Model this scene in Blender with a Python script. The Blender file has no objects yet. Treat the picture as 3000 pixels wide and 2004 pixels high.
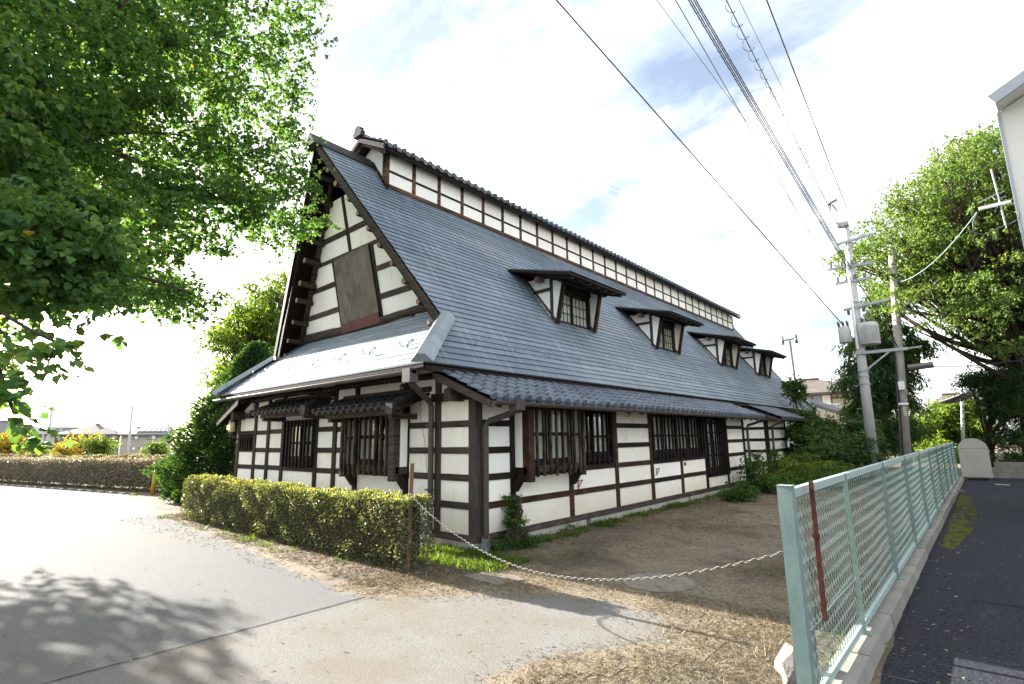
import bpy, math, random
import numpy as np
from mathutils import Vector, Matrix
random.seed(7); RNG = np.random.default_rng(7)
rad = math.radians
S = bpy.context.scene
COL = S.collection

# ------------------------------------------------------------ camera
CAM = np.array([6.24099, -6.22518, 1.75])
FPX = 1533.0
YAW, PIT, ROL = rad(40.993), rad(10.5155), rad(-0.88525)
_f = np.array([-math.sin(YAW)*math.cos(PIT), math.cos(YAW)*math.cos(PIT), math.sin(PIT)])
_r = np.array([math.cos(YAW), math.sin(YAW), 0.0]); _u = np.cross(_r, _f)
_c, _s = math.cos(ROL), math.sin(ROL)
_r, _u = _c*_r+_s*_u, -_s*_r+_c*_u
cd = bpy.data.cameras.new('camera'); cam = bpy.data.objects.new('camera', cd); COL.objects.link(cam)
cd.sensor_width = 36; cd.lens = 36*FPX/3000; cd.clip_start = 0.05; cd.clip_end = 3000
cam.matrix_world = Matrix(((_r[0], _u[0], -_f[0], CAM[0]), (_r[1], _u[1], -_f[1], CAM[1]), (_r[2], _u[2], -_f[2], CAM[2]), (0, 0, 0, 1)))
S.camera = cam
def at(px, py, D):
    d = _f+_r*(px-1500)/FPX-_u*(py-1002)/FPX
    return CAM+d/math.hypot(d[0], d[1])*D

# ------------------------------------------------------------ world, sun, exposure
SUN_EL, SUN_AZ = 18.0, 2.0          # sun stands towards -X, a touch towards -Y
W = bpy.data.worlds.new('World'); S.world = W; W.use_nodes = True
nt = W.node_tree; nt.nodes.clear()
def N(t, **k):
    n = nt.nodes.new(t)
    for a, b in k.items(): setattr(n, a, b)
    return n
out = N('ShaderNodeOutputWorld'); bg = N('ShaderNodeBackground'); bg.inputs[1].default_value = 0.05
sky = N('ShaderNodeTexSky', sky_type='NISHITA', sun_disc=False, sun_elevation=rad(SUN_EL), sun_rotation=rad(270-SUN_AZ), air_density=1.0, dust_density=1.5, ozone_density=1.0)
tc = N('ShaderNodeTexCoord'); sep = N('ShaderNodeSeparateXYZ'); nt.links.new(tc.outputs['Generated'], sep.inputs[0])
zz = N('ShaderNodeMath', operation='MAXIMUM'); nt.links.new(sep.outputs[2], zz.inputs[0]); zz.inputs[1].default_value = 0.0
za = N('ShaderNodeMath', operation='ADD'); nt.links.new(zz.outputs[0], za.inputs[0]); za.inputs[1].default_value = 0.22
dv = N('ShaderNodeVectorMath', operation='DIVIDE'); cmb = N('ShaderNodeCombineXYZ')
for i in range(3): nt.links.new(za.outputs[0], cmb.inputs[i])
nt.links.new(tc.outputs['Generated'], dv.inputs[0]); nt.links.new(cmb.outputs[0], dv.inputs[1])
n1 = N('ShaderNodeTexNoise'); n1.inputs['Scale'].default_value = 1.15; n1.inputs['Detail'].default_value = 9; n1.inputs['Roughness'].default_value = 0.58; n1.inputs['Distortion'].default_value = 0.35
mp = N('ShaderNodeMapping'); mp.inputs['Location'].default_value = (1.2, 4.4, 0.0); mp.inputs['Scale'].default_value = (1.0, 1.5, 1.0)
nt.links.new(dv.outputs[0], mp.inputs[0]); nt.links.new(mp.outputs[0], n1.inputs['Vector'])
cr = N('ShaderNodeValToRGB'); cr.color_ramp.elements[0].position = 0.41; cr.color_ramp.elements[1].position = 0.67
cr.color_ramp.elements[0].color = (0.19, 0.19, 0.19, 1)
nt.links.new(n1.outputs[0], cr.inputs[0])
mx = N('ShaderNodeMix', data_type='RGBA'); nt.links.new(cr.outputs[0], mx.inputs[0])
n2 = N('ShaderNodeTexNoise'); n2.inputs['Scale'].default_value = 2.1; n2.inputs['Detail'].default_value = 8; n2.inputs['Roughness'].default_value = 0.6
m2 = N('ShaderNodeMapping'); m2.inputs['Location'].default_value = (7.3, 2.2, 0.0); m2.inputs['Scale'].default_value = (1.0, 1.6, 1.0); nt.links.new(dv.outputs[0], m2.inputs[0]); nt.links.new(m2.outputs[0], n2.inputs['Vector'])
c2 = N('ShaderNodeValToRGB'); c2.color_ramp.elements[0].position = 0.36; c2.color_ramp.elements[1].position = 0.60; c2.color_ramp.elements[0].color = (3.5, 3.62, 3.75, 1); c2.color_ramp.elements[1].color = (12.5, 12.5, 12.6, 1)
nt.links.new(n2.outputs[0], c2.inputs[0]); nt.links.new(c2.outputs[0], mx.inputs[7]); nt.links.new(sky.outputs[0], mx.inputs[6])
nt.links.new(mx.outputs[2], bg.inputs[0]); nt.links.new(bg.outputs[0], out.inputs[0])
ld = bpy.data.lights.new('sun', 'SUN'); ld.energy = 5.0; ld.angle = rad(0.5); ld.color = (1.0, 0.95, 0.88)
sun = bpy.data.objects.new('sun', ld); COL.objects.link(sun)
sd = Vector((-math.cos(rad(SUN_EL))*math.cos(rad(SUN_AZ)), -math.cos(rad(SUN_EL))*math.sin(rad(SUN_AZ)), math.sin(rad(SUN_EL))))
sun.rotation_euler = sd.to_track_quat('Z', 'Y').to_euler(); sun.location = sd*60
S.view_settings.view_transform = 'Standard'; S.view_settings.look = 'None'; S.view_settings.gamma = 1; S.view_settings.exposure = 2.72
S.view_settings.use_curve_mapping = False
try:
    S.cycles.use_denoising = True; S.cycles.max_bounces = 8; S.cycles.transparent_max_bounces = 8; S.cycles.sample_clamp_indirect = 6
except Exception: pass

# ------------------------------------------------------------ materials
SPEC = {}
def layers(t, base, var, scale, stretch, detail, lo, hi, coord, extra):
    """noise-broken colour: base -> var, then further layers (colour, scale, stretch, lo, hi, strength)"""
    c = t.nodes.new('ShaderNodeTexCoord'); cur = None
    def noise(sc, st, det, off=0):
        mpn = t.nodes.new('ShaderNodeMapping'); mpn.inputs['Scale'].default_value = st
        if off: mpn.inputs['Location'].default_value = (3.7*sc % 11, 1.3, 5.1)
        t.links.new(c.outputs[coord], mpn.inputs[0]); n = t.nodes.new('ShaderNodeTexNoise'); n.inputs['Scale'].default_value = sc; n.inputs['Detail'].default_value = det; n.inputs['Roughness'].default_value = 0.61
        t.links.new(mpn.outputs[0], n.inputs['Vector']); return n.outputs[0]
    if var is not None:
        r = t.nodes.new('ShaderNodeValToRGB'); r.color_ramp.elements[0].position = lo; r.color_ramp.elements[1].position = hi
        r.color_ramp.elements[0].color = (*base, 1); r.color_ramp.elements[1].color = (*var, 1)
        t.links.new(noise(scale, stretch, detail), r.inputs[0]); cur = r.outputs[0]
    for (col, sc, st, l, h, k) in (extra or []):
        r = t.nodes.new('ShaderNodeMapRange'); r.inputs[1].default_value = l; r.inputs[2].default_value = h; r.inputs[4].default_value = k
        t.links.new(noise(sc, st, 7, 1), r.inputs[0])
        x = t.nodes.new('ShaderNodeMix'); x.data_type = 'RGBA'; t.links.new(r.outputs[0], x.inputs[0])
        if cur is None: x.inputs[6].default_value = (*base, 1)
        else: t.links.new(cur, x.inputs[6])
        x.inputs[7].default_value = (*col, 1); cur = x.outputs[2]
    return cur, c, noise
def mat(name, base, rough=0.8, spec=0.3, var=None, scale=4.0, stretch=(1, 1, 1), bump=0.0, bscale=40.0, metallic=0.0, detail=6, lo=0.35, hi=0.7, coord='Object', extra=None, bdist=0.02):
    m = bpy.data.materials.new(name); m.use_nodes = True
    t = m.node_tree; b = t.nodes['Principled BSDF']
    b.inputs['Base Color'].default_value = (*base, 1); b.inputs['Roughness'].default_value = rough
    b.inputs['Specular IOR Level'].default_value = spec; b.inputs['Metallic'].default_value = metallic
    SPEC[name] = (base, var, scale, stretch, detail, lo, hi, coord, extra)
    cur, c, noise = layers(t, *SPEC[name])
    if cur is not None: t.links.new(cur, b.inputs['Base Color'])
    if bump > 0:
        bp = t.nodes.new('ShaderNodeBump'); bp.inputs['Strength'].default_value = bump; bp.inputs['Distance'].default_value = bdist
        t.links.new(noise(bscale, stretch, 5), bp.inputs['Height']); t.links.new(bp.outputs[0], b.inputs['Normal'])
    return m
def splash(m, col, z0, z1, k):
    t = m.node_tree; b = t.nodes['Principled BSDF']; src = b.inputs['Base Color'].links[0].from_socket; g = t.nodes.new('ShaderNodeTexCoord'); sp = t.nodes.new('ShaderNodeSeparateXYZ'); t.links.new(g.outputs['Object'], sp.inputs[0])
    n = t.nodes.new('ShaderNodeTexNoise'); n.inputs['Scale'].default_value = 3.0; n.inputs['Detail'].default_value = 8; t.links.new(g.outputs['Object'], n.inputs['Vector'])
    ad = t.nodes.new('ShaderNodeMath'); ad.operation = 'MULTIPLY_ADD'; t.links.new(n.outputs[0], ad.inputs[0]); ad.inputs[1].default_value = -.55; t.links.new(sp.outputs[2], ad.inputs[2])
    r = t.nodes.new('ShaderNodeMapRange'); r.inputs[1].default_value = z1-.27; r.inputs[2].default_value = z0-.27; r.inputs[4].default_value = k; t.links.new(ad.outputs[0], r.inputs[0])
    x = t.nodes.new('ShaderNodeMix'); x.data_type = 'RGBA'; t.links.new(r.outputs[0], x.inputs[0]); t.links.new(src, x.inputs[6]); x.inputs[7].default_value = (*col, 1); t.links.new(x.outputs[2], b.inputs['Base Color'])
def piece_tone(m, lo, hi):
    t = m.node_tree; b = t.nodes['Principled BSDF']; src = b.inputs['Base Color'].links[0].from_socket; oi = t.nodes.new('ShaderNodeObjectInfo')
    r = t.nodes.new('ShaderNodeMapRange'); r.inputs[3].default_value = lo; r.inputs[4].default_value = hi; t.links.new(oi.outputs['Random'], r.inputs[0])
    x = t.nodes.new('ShaderNodeVectorMath'); x.operation = 'SCALE'; t.links.new(src, x.inputs[0]); t.links.new(r.outputs[0], x.inputs['Scale']); t.links.new(x.outputs[0], b.inputs['Base Color'])
def mixground(name, asph, asph2, soil):
    """worn asphalt breaking up into soil: attributes cover (asphalt) and slab (second surface)"""
    m = bpy.data.materials.new(name); m.use_nodes = True; t = m.node_tree; b = t.nodes['Principled BSDF']; b.inputs['Roughness'].default_value = .9; b.inputs['Specular IOR Level'].default_value = .04
    c1, _, noise = layers(t, *SPEC[asph]); c2, _, _ = layers(t, *SPEC[asph2]); c3, _, _ = layers(t, *SPEC[soil])
    def att(n): a = t.nodes.new('ShaderNodeAttribute'); a.attribute_name = n; return a.outputs['Fac']
    x1 = t.nodes.new('ShaderNodeMix'); x1.data_type = 'RGBA'; t.links.new(att('slab'), x1.inputs[0]); t.links.new(c1, x1.inputs[6]); t.links.new(c2, x1.inputs[7])
    ad = t.nodes.new('ShaderNodeMath'); ad.operation = 'MULTIPLY_ADD'; t.links.new(noise(3.2, (1, 1, 1), 9, 1), ad.inputs[0]); ad.inputs[1].default_value = 1.3; t.links.new(att('cover'), ad.inputs[2])
    r = t.nodes.new('ShaderNodeMapRange'); r.inputs[1].default_value = 1.02; r.inputs[2].default_value = 1.28; t.links.new(ad.outputs[0], r.inputs[0])
    x2 = t.nodes.new('ShaderNodeMix'); x2.data_type = 'RGBA'; t.links.new(r.outputs[0], x2.inputs[0]); t.links.new(c3, x2.inputs[6]); t.links.new(x1.outputs[2], x2.inputs[7]); t.links.new(x2.outputs[2], b.inputs['Base Color'])
    bp = t.nodes.new('ShaderNodeBump'); bp.inputs['Strength'].default_value = .8; bp.inputs['Distance'].default_value = .012; t.links.new(noise(95, (1, 1, 1), 5), bp.inputs['Height']); t.links.new(bp.outputs[0], b.inputs['Normal'])
    return m
def leafmat(name, cols, trans=0.45, tcol=None, rough=0.5, spec=0.25):
    m = bpy.data.materials.new(name); m.use_nodes = True; t = m.node_tree; b = t.nodes['Principled BSDF']
    a = t.nodes.new('ShaderNodeAttribute'); a.attribute_name = 'rnd'
    r = t.nodes.new('ShaderNodeValToRGB'); e = r.color_ramp.elements
    e[0].position = cols[0][0]; e[0].color = (*cols[0][1], 1); e[1].position = cols[-1][0]; e[1].color = (*cols[-1][1], 1)
    for p, c in cols[1:-1]: x = e.new(p); x.color = (*c, 1)
    t.links.new(a.outputs['Fac'], r.inputs[0]); t.links.new(r.outputs[0], b.inputs['Base Color'])
    b.inputs['Roughness'].default_value = rough; b.inputs['Specular IOR Level'].default_value = spec
    tr = t.nodes.new('ShaderNodeBsdfTranslucent'); hs = t.nodes.new('ShaderNodeMix'); hs.data_type = 'RGBA'; hs.blend_type = 'MULTIPLY'; hs.inputs[0].default_value = 1.0
    t.links.new(r.outputs[0], hs.inputs[6]); hs.inputs[7].default_value = (*(tcol or (2.3, 2.2, 0.8)), 1)
    t.links.new(hs.outputs[2], tr.inputs[0])
    ms = t.nodes.new('ShaderNodeMixShader'); ms.inputs[0].default_value = trans
    t.links.new(b.outputs[0], ms.inputs[1]); t.links.new(tr.outputs[0], ms.inputs[2])
    t.links.new(ms.outputs[0], t.nodes['Material Output'].inputs[0])
    return m
MT = {}
MT['plaster'] = mat('plaster', (.87, .84, .77), .9, .1, (.83, .78, .68), 1.6, bump=.25, bscale=60, bdist=.004, extra=[((.60, .52, .38), 1.1, (1, 1, 2.2), .55, .78, .45), ((.50, .46, .40), 4.0, (2.2, 2.2, .35), .58, .78, .45)])
MT['plaster2'] = mat('plaster_pale', (.89, .88, .84), .9, .1, (.85, .82, .76), 1.3, bump=.25, bscale=60, bdist=.004, extra=[((.60, .53, .42), 2.6, (2.2, 2.2, .35), .55, .76, .45)])
for _m in ('plaster', 'plaster2'): splash(MT[_m], (.58, .48, .34), .15, .75, .55)
MT['wood'] = mat('dark_timber', (.008, .006, .005), .7, .2, (.020, .013, .010), 3, (1, 1, 1), bump=.4, bscale=30, bdist=.006, extra=[((.05, .032, .022), 6, (3, 3, .6), .6, .8, .5)])
MT['wood_red'] = mat('reddish_timber', (.018, .009, .006), .65, .25, (.085, .033, .014), 3.5, (1, .7, 2), bump=.4, bscale=30, bdist=.006, lo=.4, hi=.72, extra=[((.02, .012, .01), 2.3, (1, 1, 2), .5, .7, .8)])
MT['wood_grey'] = mat('weathered_timber', (.032, .025, .021), .8, .2, (.085, .068, .055), 5, (.6, .6, 5), bump=.5, bscale=24, bdist=.008, extra=[((.016, .012, .010), 4, (.5, 1, 6), .5, .75, .8)])
MT['wood_greyv'] = mat('weathered_post', (.036, .029, .025), .8, .2, (.085, .07, .058), 6, (5, 5, .5), bump=.5, bscale=24, bdist=.008)
MT['wood_orange'] = mat('sunburnt_timber', (.025, .013, .008), .7, .25, (.16, .075, .028), 3, (1, .5, 3), bump=.3, bscale=30, bdist=.004, lo=.42, hi=.66)
MT['slat_light'] = mat('bleached_slat', (.018, .012, .009), .8, .2, (.11, .08, .058), 2.2, (4, 4, 1.2), bump=.3, bscale=30, bdist=.004, lo=.42, hi=.7)
MT['log_end'] = mat('cut_log', (.33, .25, .17), .85, .15, (.18, .12, .08), 9, bump=.4, bscale=40, bdist=.006)
MT['log'] = mat('log_bark', (.03, .022, .017), .85, .15, (.085, .064, .048), 7, (4, .6, 4), bump=.5, bscale=20, bdist=.01)
MT['soffit'] = mat('sooty_thatch_boards', (.012, .009, .007), .9, .1, (.035, .02, .012), 3, (8, 1, .8), bump=.7, bscale=18, bdist=.02)
MT['slate'] = mat('blue_slate', (.105, .14, .178), .64, .6, (.195, .243, .295), .42, (1, .8, 1), bump=.12, bscale=14, bdist=.01,
    extra=[((.34, .385, .42), 3.0, (.3, 4.2, .3), .53, .72, .7), ((.27, .265, .235), .55, (1, .7, 1), .56, .74, .55), ((.10, .125, .15), 7, (.3, 1.2, .3), .55, .75, .6)])
MT['slate_cap'] = mat('hip_metal', (.15, .19, .21), .35, .5, (.22, .26, .28), 4, bump=.1, bscale=20, bdist=.004)
MT['tile'] = mat('grey_kawara', (.065, .085, .115), .42, .5, (.125, .15, .185), 2.4, bump=.25, bscale=30, bdist=.006, extra=[((.15, .165, .18), 9, (1, 1, 1), .6, .8, .6)])
MT['tile_old'] = mat('old_kawara', (.018, .017, .019), .7, .3, (.05, .047, .045), 5, bump=.5, bscale=30, bdist=.01, extra=[((.20, .19, .16), 11, (1, 1, 1), .6, .8, .5)])
MT['gutter'] = mat('brown_gutter', (.046, .037, .033), .5, .4, (.065, .053, .047), 5, bump=.06, bscale=20)
MT['galv'] = mat('galvanised', (.26, .28, .30), .4, .5, (.26, .28, .30), 6, metallic=.6)
MT['galv2'] = mat('dull_zinc', (.13, .14, .145), .6, .3, (.19, .20, .205), 5)
MT['board'] = mat('weathered_tin_board', (.095, .075, .052), .7, .3, (.165, .148, .12), 2.2, (1, 1, .8), bump=.4, bscale=16, bdist=.02, extra=[((.028, .02, .012), 2.5, (1.2, 1, .8), .5, .72, .85)])
MT['red'] = mat('oxide_red_plate', (.10, .018, .018), .6, .3, (.075, .02, .019), 3)
MT['concrete'] = mat('concrete', (.19, .18, .16), .9, .15, (.26, .25, .225), 3, bump=.4, bscale=50, bdist=.006, extra=[((.17, .15, .12), 4, (1, 1, 1), .56, .75, .5), ((.16, .17, .08), 2, (1, 1, 1), .6, .75, .4)])
MT['found'] = mat('foundation_concrete', (.42, .40, .36), .9, .1, (.34, .32, .28), 2.5, bump=.3, bscale=50, bdist=.004, extra=[((.26, .23, .18), 5, (1, 1, .5), .58, .8, .5)])
MT['curtain'] = mat('white_curtain', (.80, .78, .72), .9, .1, (.70, .67, .60), 8, (1, 1, .2))
MT['glass'] = None
def glassmat():
    m = bpy.data.materials.new('window_glass'); m.use_nodes = True; t = m.node_tree
    t.nodes.clear(); o = t.nodes.new('ShaderNodeOutputMaterial'); g = t.nodes.new('ShaderNodeBsdfGlossy'); g.inputs['Roughness'].default_value = .03
    tr = t.nodes.new('ShaderNodeBsdfTransparent'); tr.inputs[0].default_value = (.86, .88, .87, 1)
    lw = t.nodes.new('ShaderNodeLayerWeight'); lw.inputs[0].default_value = .5; fr = t.nodes.new('ShaderNodeMath'); fr.operation = 'POWER'; t.links.new(lw.outputs['Facing'], fr.inputs[0]); fr.inputs[1].default_value = 3.2
    ms = t.nodes.new('ShaderNodeMixShader'); t.links.new(fr.outputs[0], ms.inputs[0]); t.links.new(tr.outputs[0], ms.inputs[1]); t.links.new(g.outputs[0], ms.inputs[2])
    t.links.new(ms.outputs[0], o.inputs[0]); return m
MT['glass'] = glassmat()
MT['dark'] = mat('dark_interior', (.012, .011, .01), .9, .1)
MT['fence'] = mat('mint_paint', (.135, .20, .185), .55, .3, (.175, .245, .225), 6, bump=.05, bscale=30, extra=[((.10, .075, .045), 9, (1, 1, .3), .6, .74, .7), ((.24, .30, .28), 3, (1, 1, 1), .5, .7, .5)])
MT['fence_top'] = mat('pale_mint_paint', (.30, .38, .36), .5, .4, (.25, .33, .31), 5, extra=[((.16, .13, .08), 16, (1, 1, 1), .66, .78, .6)])
MT['wire'] = mat('mint_wire', (.22, .30, .27), .55, .3, (.30, .38, .345), 9)
MT['rust'] = mat('rusty_red_bar', (.060, .018, .013), .8, .15, (.10, .032, .02), 9, bump=.3, bscale=60, bdist=.004)
MT['rust2'] = mat('rusty_brown_pipe', (.12, .06, .035), .7, .3, (.20, .11, .065), 7, bump=.2, bscale=60, bdist=.003)
MT['steel'] = mat('chain_steel', (.15, .14, .13), .5, .4, (.08, .07, .06), 12, metallic=.2)
MT['pole'] = mat('concrete_pole', (.43, .435, .43), .75, .3, (.36, .365, .36), 3, bump=.15, bscale=30, bdist=.004)
MT['pole_old'] = mat('old_concrete_pole', (.36, .34, .30), .8, .2, (.27, .255, .23), 3, bump=.3, bscale=30, bdist=.004)
MT['black'] = mat('black_cable', (.018, .018, .02), .5, .4)
MT['ins'] = mat('insulator', (.10, .09, .09), .3, .5)
MT['white'] = mat('white_paint', (.78, .78, .75), .6, .3, (.68, .68, .64), 5)
MT['yellow'] = mat('yellow_paint', (.62, .33, .03), .5, .4, (.54, .28, .03), 5)
MT['bin'] = mat('beige_steel', (.36, .35, .31), .45, .4, (.42, .41, .36), 2, bump=.03, bscale=8)
MT['bldg'] = mat('cream_siding', (.70, .69, .63), .7, .2, (.66, .65, .59), 2)
MT['asph_road'] = mat('pale_asphalt', (.115, .115, .113), .95, .04, (.165, .165, .161), 55, bump=.8, bscale=120, bdist=.012, coord='Object', detail=3, extra=[((.075, .075, .073), 130, (1, 1, 1), .55, .66, .55), ((.22, .217, .205), 90, (1, 1, 1), .62, .7, .6), ((.145, .135, .115), .5, (1, 1, 1), .5, .7, .45), ((.095, .095, .093), .9, (1, 1, 1), .55, .75, .4)])
MT['apron'] = mat('worn_asphalt', (.145, .14, .13), .9, .2, (.20, .192, .178), 40, bump=.8, bscale=70, bdist=.015, extra=[((.085, .08, .072), 110, (1, 1, 1), .55, .66, .5), ((.15, .13, .10), 1.3, (1, 1, 1), .45, .66, .75)])
MT['asph_lot'] = mat('dark_asphalt', (.020, .023, .029), .9, .12, (.048, .051, .06), 42, bump=1.0, bscale=85, bdist=.02, detail=3, lo=.45, hi=.62, extra=[((.17, .165, .155), 120, (1, 1, 1), .62, .7, .7), ((.028, .028, .03), 1.2, (1, 1, 1), .5, .7, .4), ((.12, .10, .075), 2.4, (2, .5, 1), .62, .76, .5)])
MT['soil'] = mat('straw_soil', (.178, .146, .108), .95, .05, (.242, .203, .152), 2.2, bump=1.0, bscale=22, bdist=.05, extra=[((.066, .058, .049), .8, (1, 1, 1), .49, .65, .7), ((.22, .20, .17), 1.0, (1, 1, 1), .54, .68, .6), ((.27, .22, .15), 14, (1, 1, 1), .58, .7, .5), ((.06, .075, .025), .8, (1, 1, 1), .6, .74, .4)])
MT['soil_slab'] = mat('dusty_concrete', (.17, .15, .125), .95, .05, (.23, .21, .18), 3, bump=.4, bscale=40, extra=[((.10, .08, .06), 5, (1, 1, 1), .5, .7, .7)])
MT['moss'] = mat('moss', (.05, .062, .016), .95, .05, (.10, .112, .025), 16, bump=1, bscale=60, bdist=.02)
MT['stone'] = mat('pale_stone', (.17, .16, .145), .9, .1, (.11, .105, .095), 6, bump=.6, bscale=12, bdist=.03)
MT['bark'] = mat('bark', (.035, .026, .02), .9, .1, (.075, .058, .045), 5, (4, 4, .7), bump=.8, bscale=14, bdist=.03)
MT['leaf_katsura'] = leafmat('katsura_leaf', [(0, (.036, .088, .032)), (.35, (.060, .132, .042)), (.7, (.094, .17, .046)), (.955, (.14, .195, .044)), (1, (.30, .23, .03))], .38, (1.9, 1.85, .75), .6, .15)
MT['leaf_zelkova'] = leafmat('zelkova_leaf', [(0, (.048, .10, .03)), (.5, (.095, .155, .042)), (.85, (.15, .19, .048)), (1, (.22, .20, .05))], .42, (1.8, 1.8, .8))
MT['leaf_dark'] = leafmat('conifer_leaf', [(0, (.016, .042, .018)), (.6, (.034, .078, .026)), (1, (.075, .115, .03))], .28)
MT['leaf_cedar'] = leafmat('cedar_leaf', [(0, (.02, .052, .022)), (.6, (.045, .092, .03)), (.93, (.08, .12, .03)), (1, (.14, .06, .025))], .3)
MT['leaf_bright'] = leafmat('bright_leaf', [(0, (.045, .085, .018)), (.6, (.10, .15, .025)), (1, (.18, .20, .03))], .45, (2, 2, .7))
MT['leaf_shrub'] = leafmat('shrub_leaf', [(0, (.018, .05, .012)), (.6, (.045, .10, .02)), (1, (.11, .16, .03))], .35)
MT['leaf_hedge'] = leafmat('hedge_leaf', [(0, (.036, .05, .026)), (.45, (.082, .10, .05)), (.8, (.15, .16, .085)), (1, (.22, .19, .11))], .3, (1.9, 1.8, .7), .42, .4)
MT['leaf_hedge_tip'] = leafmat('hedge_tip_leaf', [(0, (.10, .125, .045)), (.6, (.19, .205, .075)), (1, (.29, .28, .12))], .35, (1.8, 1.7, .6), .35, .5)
MT['leaf_dry_lit'] = leafmat('hedge_dry_lit_leaf', [(0, (.10, .095, .075)), (.5, (.21, .185, .155)), (1, (.36, .31, .27))], .3, (1.8, 1.6, 1.0), .35, .45)  # dry leaves, colour lightened to paint the sunlit highlight on the hedge top
MT['leaf_yellow'] = leafmat('yellow_leaf', [(0, (.14, .15, .02)), (.6, (.30, .24, .03)), (1, (.42, .26, .03))], .45, (1.6, 1.5, .8))
MT['straw'] = leafmat('dry_grass', [(0, (.12, .095, .062)), (.5, (.22, .185, .125)), (.88, (.36, .31, .22)), (.94, (.10, .14, .04)), (1, (.07, .11, .03))], .25, (1.4, 1.3, 1.0), .8, .1)
MT['grass'] = leafmat('green_grass', [(0, (.03, .075, .012)), (.6, (.075, .13, .02)), (1, (.17, .19, .04))], .4, (1.8, 1.7, .7), .6, .15)
MT['litter'] = leafmat('fallen_leaf', [(0, (.085, .06, .04)), (.5, (.19, .15, .10)), (1, (.34, .29, .20))], .15, (1.2, 1.1, 1), .8, .1)
for _n, _a, _b in (('slate', .84, 1.14), ('tile', .72, 1.25), ('plaster', .93, 1.03), ('plaster2', .94, 1.03), ('wood', .7, 1.5), ('wood_grey', .75, 1.35), ('concrete', .88, 1.12), ('slate_cap', .85, 1.1)): piece_tone(MT[_n], _a, _b)
MT['lamp'] = mat('lamp_glow', (.9, .6, .3), .5)
_b = MT['lamp'].node_tree.nodes['Principled BSDF']; _b.inputs['Emission Color'].default_value = (1, .55, .16, 1); _b.inputs['Emission Strength'].default_value = .8
MT['lampglass'] = mat('amber_glass', (.62, .50, .34), .25, .5)
for nm, c, v in (('far_wall_a', (.36, .335, .30), (.33, .305, .27)), ('far_wall_b', (.40, .39, .375), (.36, .35, .335)), ('far_wall_c', (.42, .36, .29), (.36, .31, .25)), ('far_roof', (.11, .108, .112), (.15, .145, .145)), ('far_roof_b', (.09, .075, .065), (.15, .125, .105)), ('solar', (.10, .13, .20), (.14, .17, .24)), ('far_frame', (.10, .09, .085), (.12, .11, .10)), ('far_glass', (.22, .26, .28), (.3, .33, .34)), ('far_cream', (.45, .40, .31), (.41, .36, .28))):
    MT[nm] = mat(nm, c, .7 if 'glass' not in nm and nm != 'solar' else .15, .3, v, 1.2)

# ------------------------------------------------------------ mesh helpers
class MB:
    def __init__(s): s.v = []; s.f = []
    def add(s, vs, fs):
        o = len(s.v); s.v += [tuple(map(float, p)) for p in vs]; s.f += [tuple(i+o for i in q) for q in fs]; return s
    def box(s, x0, x1, y0, y1, z0, z1):
        return s.add([(x0, y0, z0), (x1, y0, z0), (x1, y1, z0), (x0, y1, z0), (x0, y0, z1), (x1, y0, z1), (x1, y1, z1), (x0, y1, z1)],
                     [(0, 3, 2, 1), (4, 5, 6, 7), (0, 1, 5, 4), (1, 2, 6, 5), (2, 3, 7, 6), (3, 0, 4, 7)])
    def hexa(s, p):            # 8 points: bottom loop then top loop
        return s.add(p, [(0, 3, 2, 1), (4, 5, 6, 7), (0, 1, 5, 4), (1, 2, 6, 5), (2, 3, 7, 6), (3, 0, 4, 7)])
    def bar(s, a, b, w, h, up=(0, 0, 1)):
        a = Vector(a); b = Vector(b); d = (b-a).normalized(); u = Vector(up); sdv = d.cross(u)
        if sdv.length < 1e-4: sdv = d.cross(Vector((1, 0, 0)))
        sdv.normalize(); u = sdv.cross(d); p = []
        for q in (a, b):
            for i, j in ((-1, -1), (1, -1), (1, 1), (-1, 1)): p.append(q+sdv*(i*w/2)+u*(j*h/2))
        return s.add(p, [(0, 1, 2, 3), (7, 6, 5, 4), (0, 4, 5, 1), (1, 5, 6, 2), (2, 6, 7, 3), (3, 7, 4, 0)])
    def prism(s, poly, vec):
        n = len(poly); v = Vector(vec)
        return s.add([Vector(p) for p in poly]+[Vector(p)+v for p in poly], [tuple(range(n-1, -1, -1)), tuple(range(n, 2*n))]+[(i, (i+1) % n, n+(i+1) % n, n+i) for i in range(n)])
    def tube(s, pts, r, n=8, caps=True):
        pts = [Vector(p) for p in pts]; k = len(pts); rs = r if isinstance(r, (list, tuple)) else [r]*k
        prev = None; vs = []
        for i, p in enumerate(pts):
            d = (pts[min(i+1, k-1)]-pts[max(i-1, 0)])
            if d.length < 1e-9: d = Vector((0, 0, 1))
            d.normalize()
            if prev is None:
                a = d.cross(Vector((0, 0, 1)));
                if a.length < 1e-3: a = d.cross(Vector((1, 0, 0)))
            else: a = prev-d*prev.dot(d)
            a.normalize(); b = d.cross(a); prev = a
            for j in range(n):
                t = 2*math.pi*j/n; vs.append(p+(a*math.cos(t)+b*math.sin(t))*rs[i])
        fs = [(i*n+j, i*n+(j+1) % n, (i+1)*n+(j+1) % n, (i+1)*n+j) for i in range(k-1) for j in range(n)]
        if caps: fs += [tuple(range(n-1, -1, -1)), tuple(range((k-1)*n, k*n))]
        return s.add(vs, fs)
def mesh(name, mb, m, smooth=False):
    me = bpy.data.meshes.new(name); me.from_pydata(mb.v, [], mb.f); me.materials.append(m)
    if smooth: me.polygons.foreach_set('use_smooth', [True]*len(me.polygons))
    me.update(); return me
def link(name, me, parent=None, M=None):
    o = bpy.data.objects.new(name, me); COL.objects.link(o)
    if M is not None: o.matrix_basis = M
    if parent is not None:
        o.parent = parent; o.matrix_parent_inverse = ROOTINV.get(parent.name, Matrix.Identity(4))
    return o
ROOTINV = {}
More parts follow.
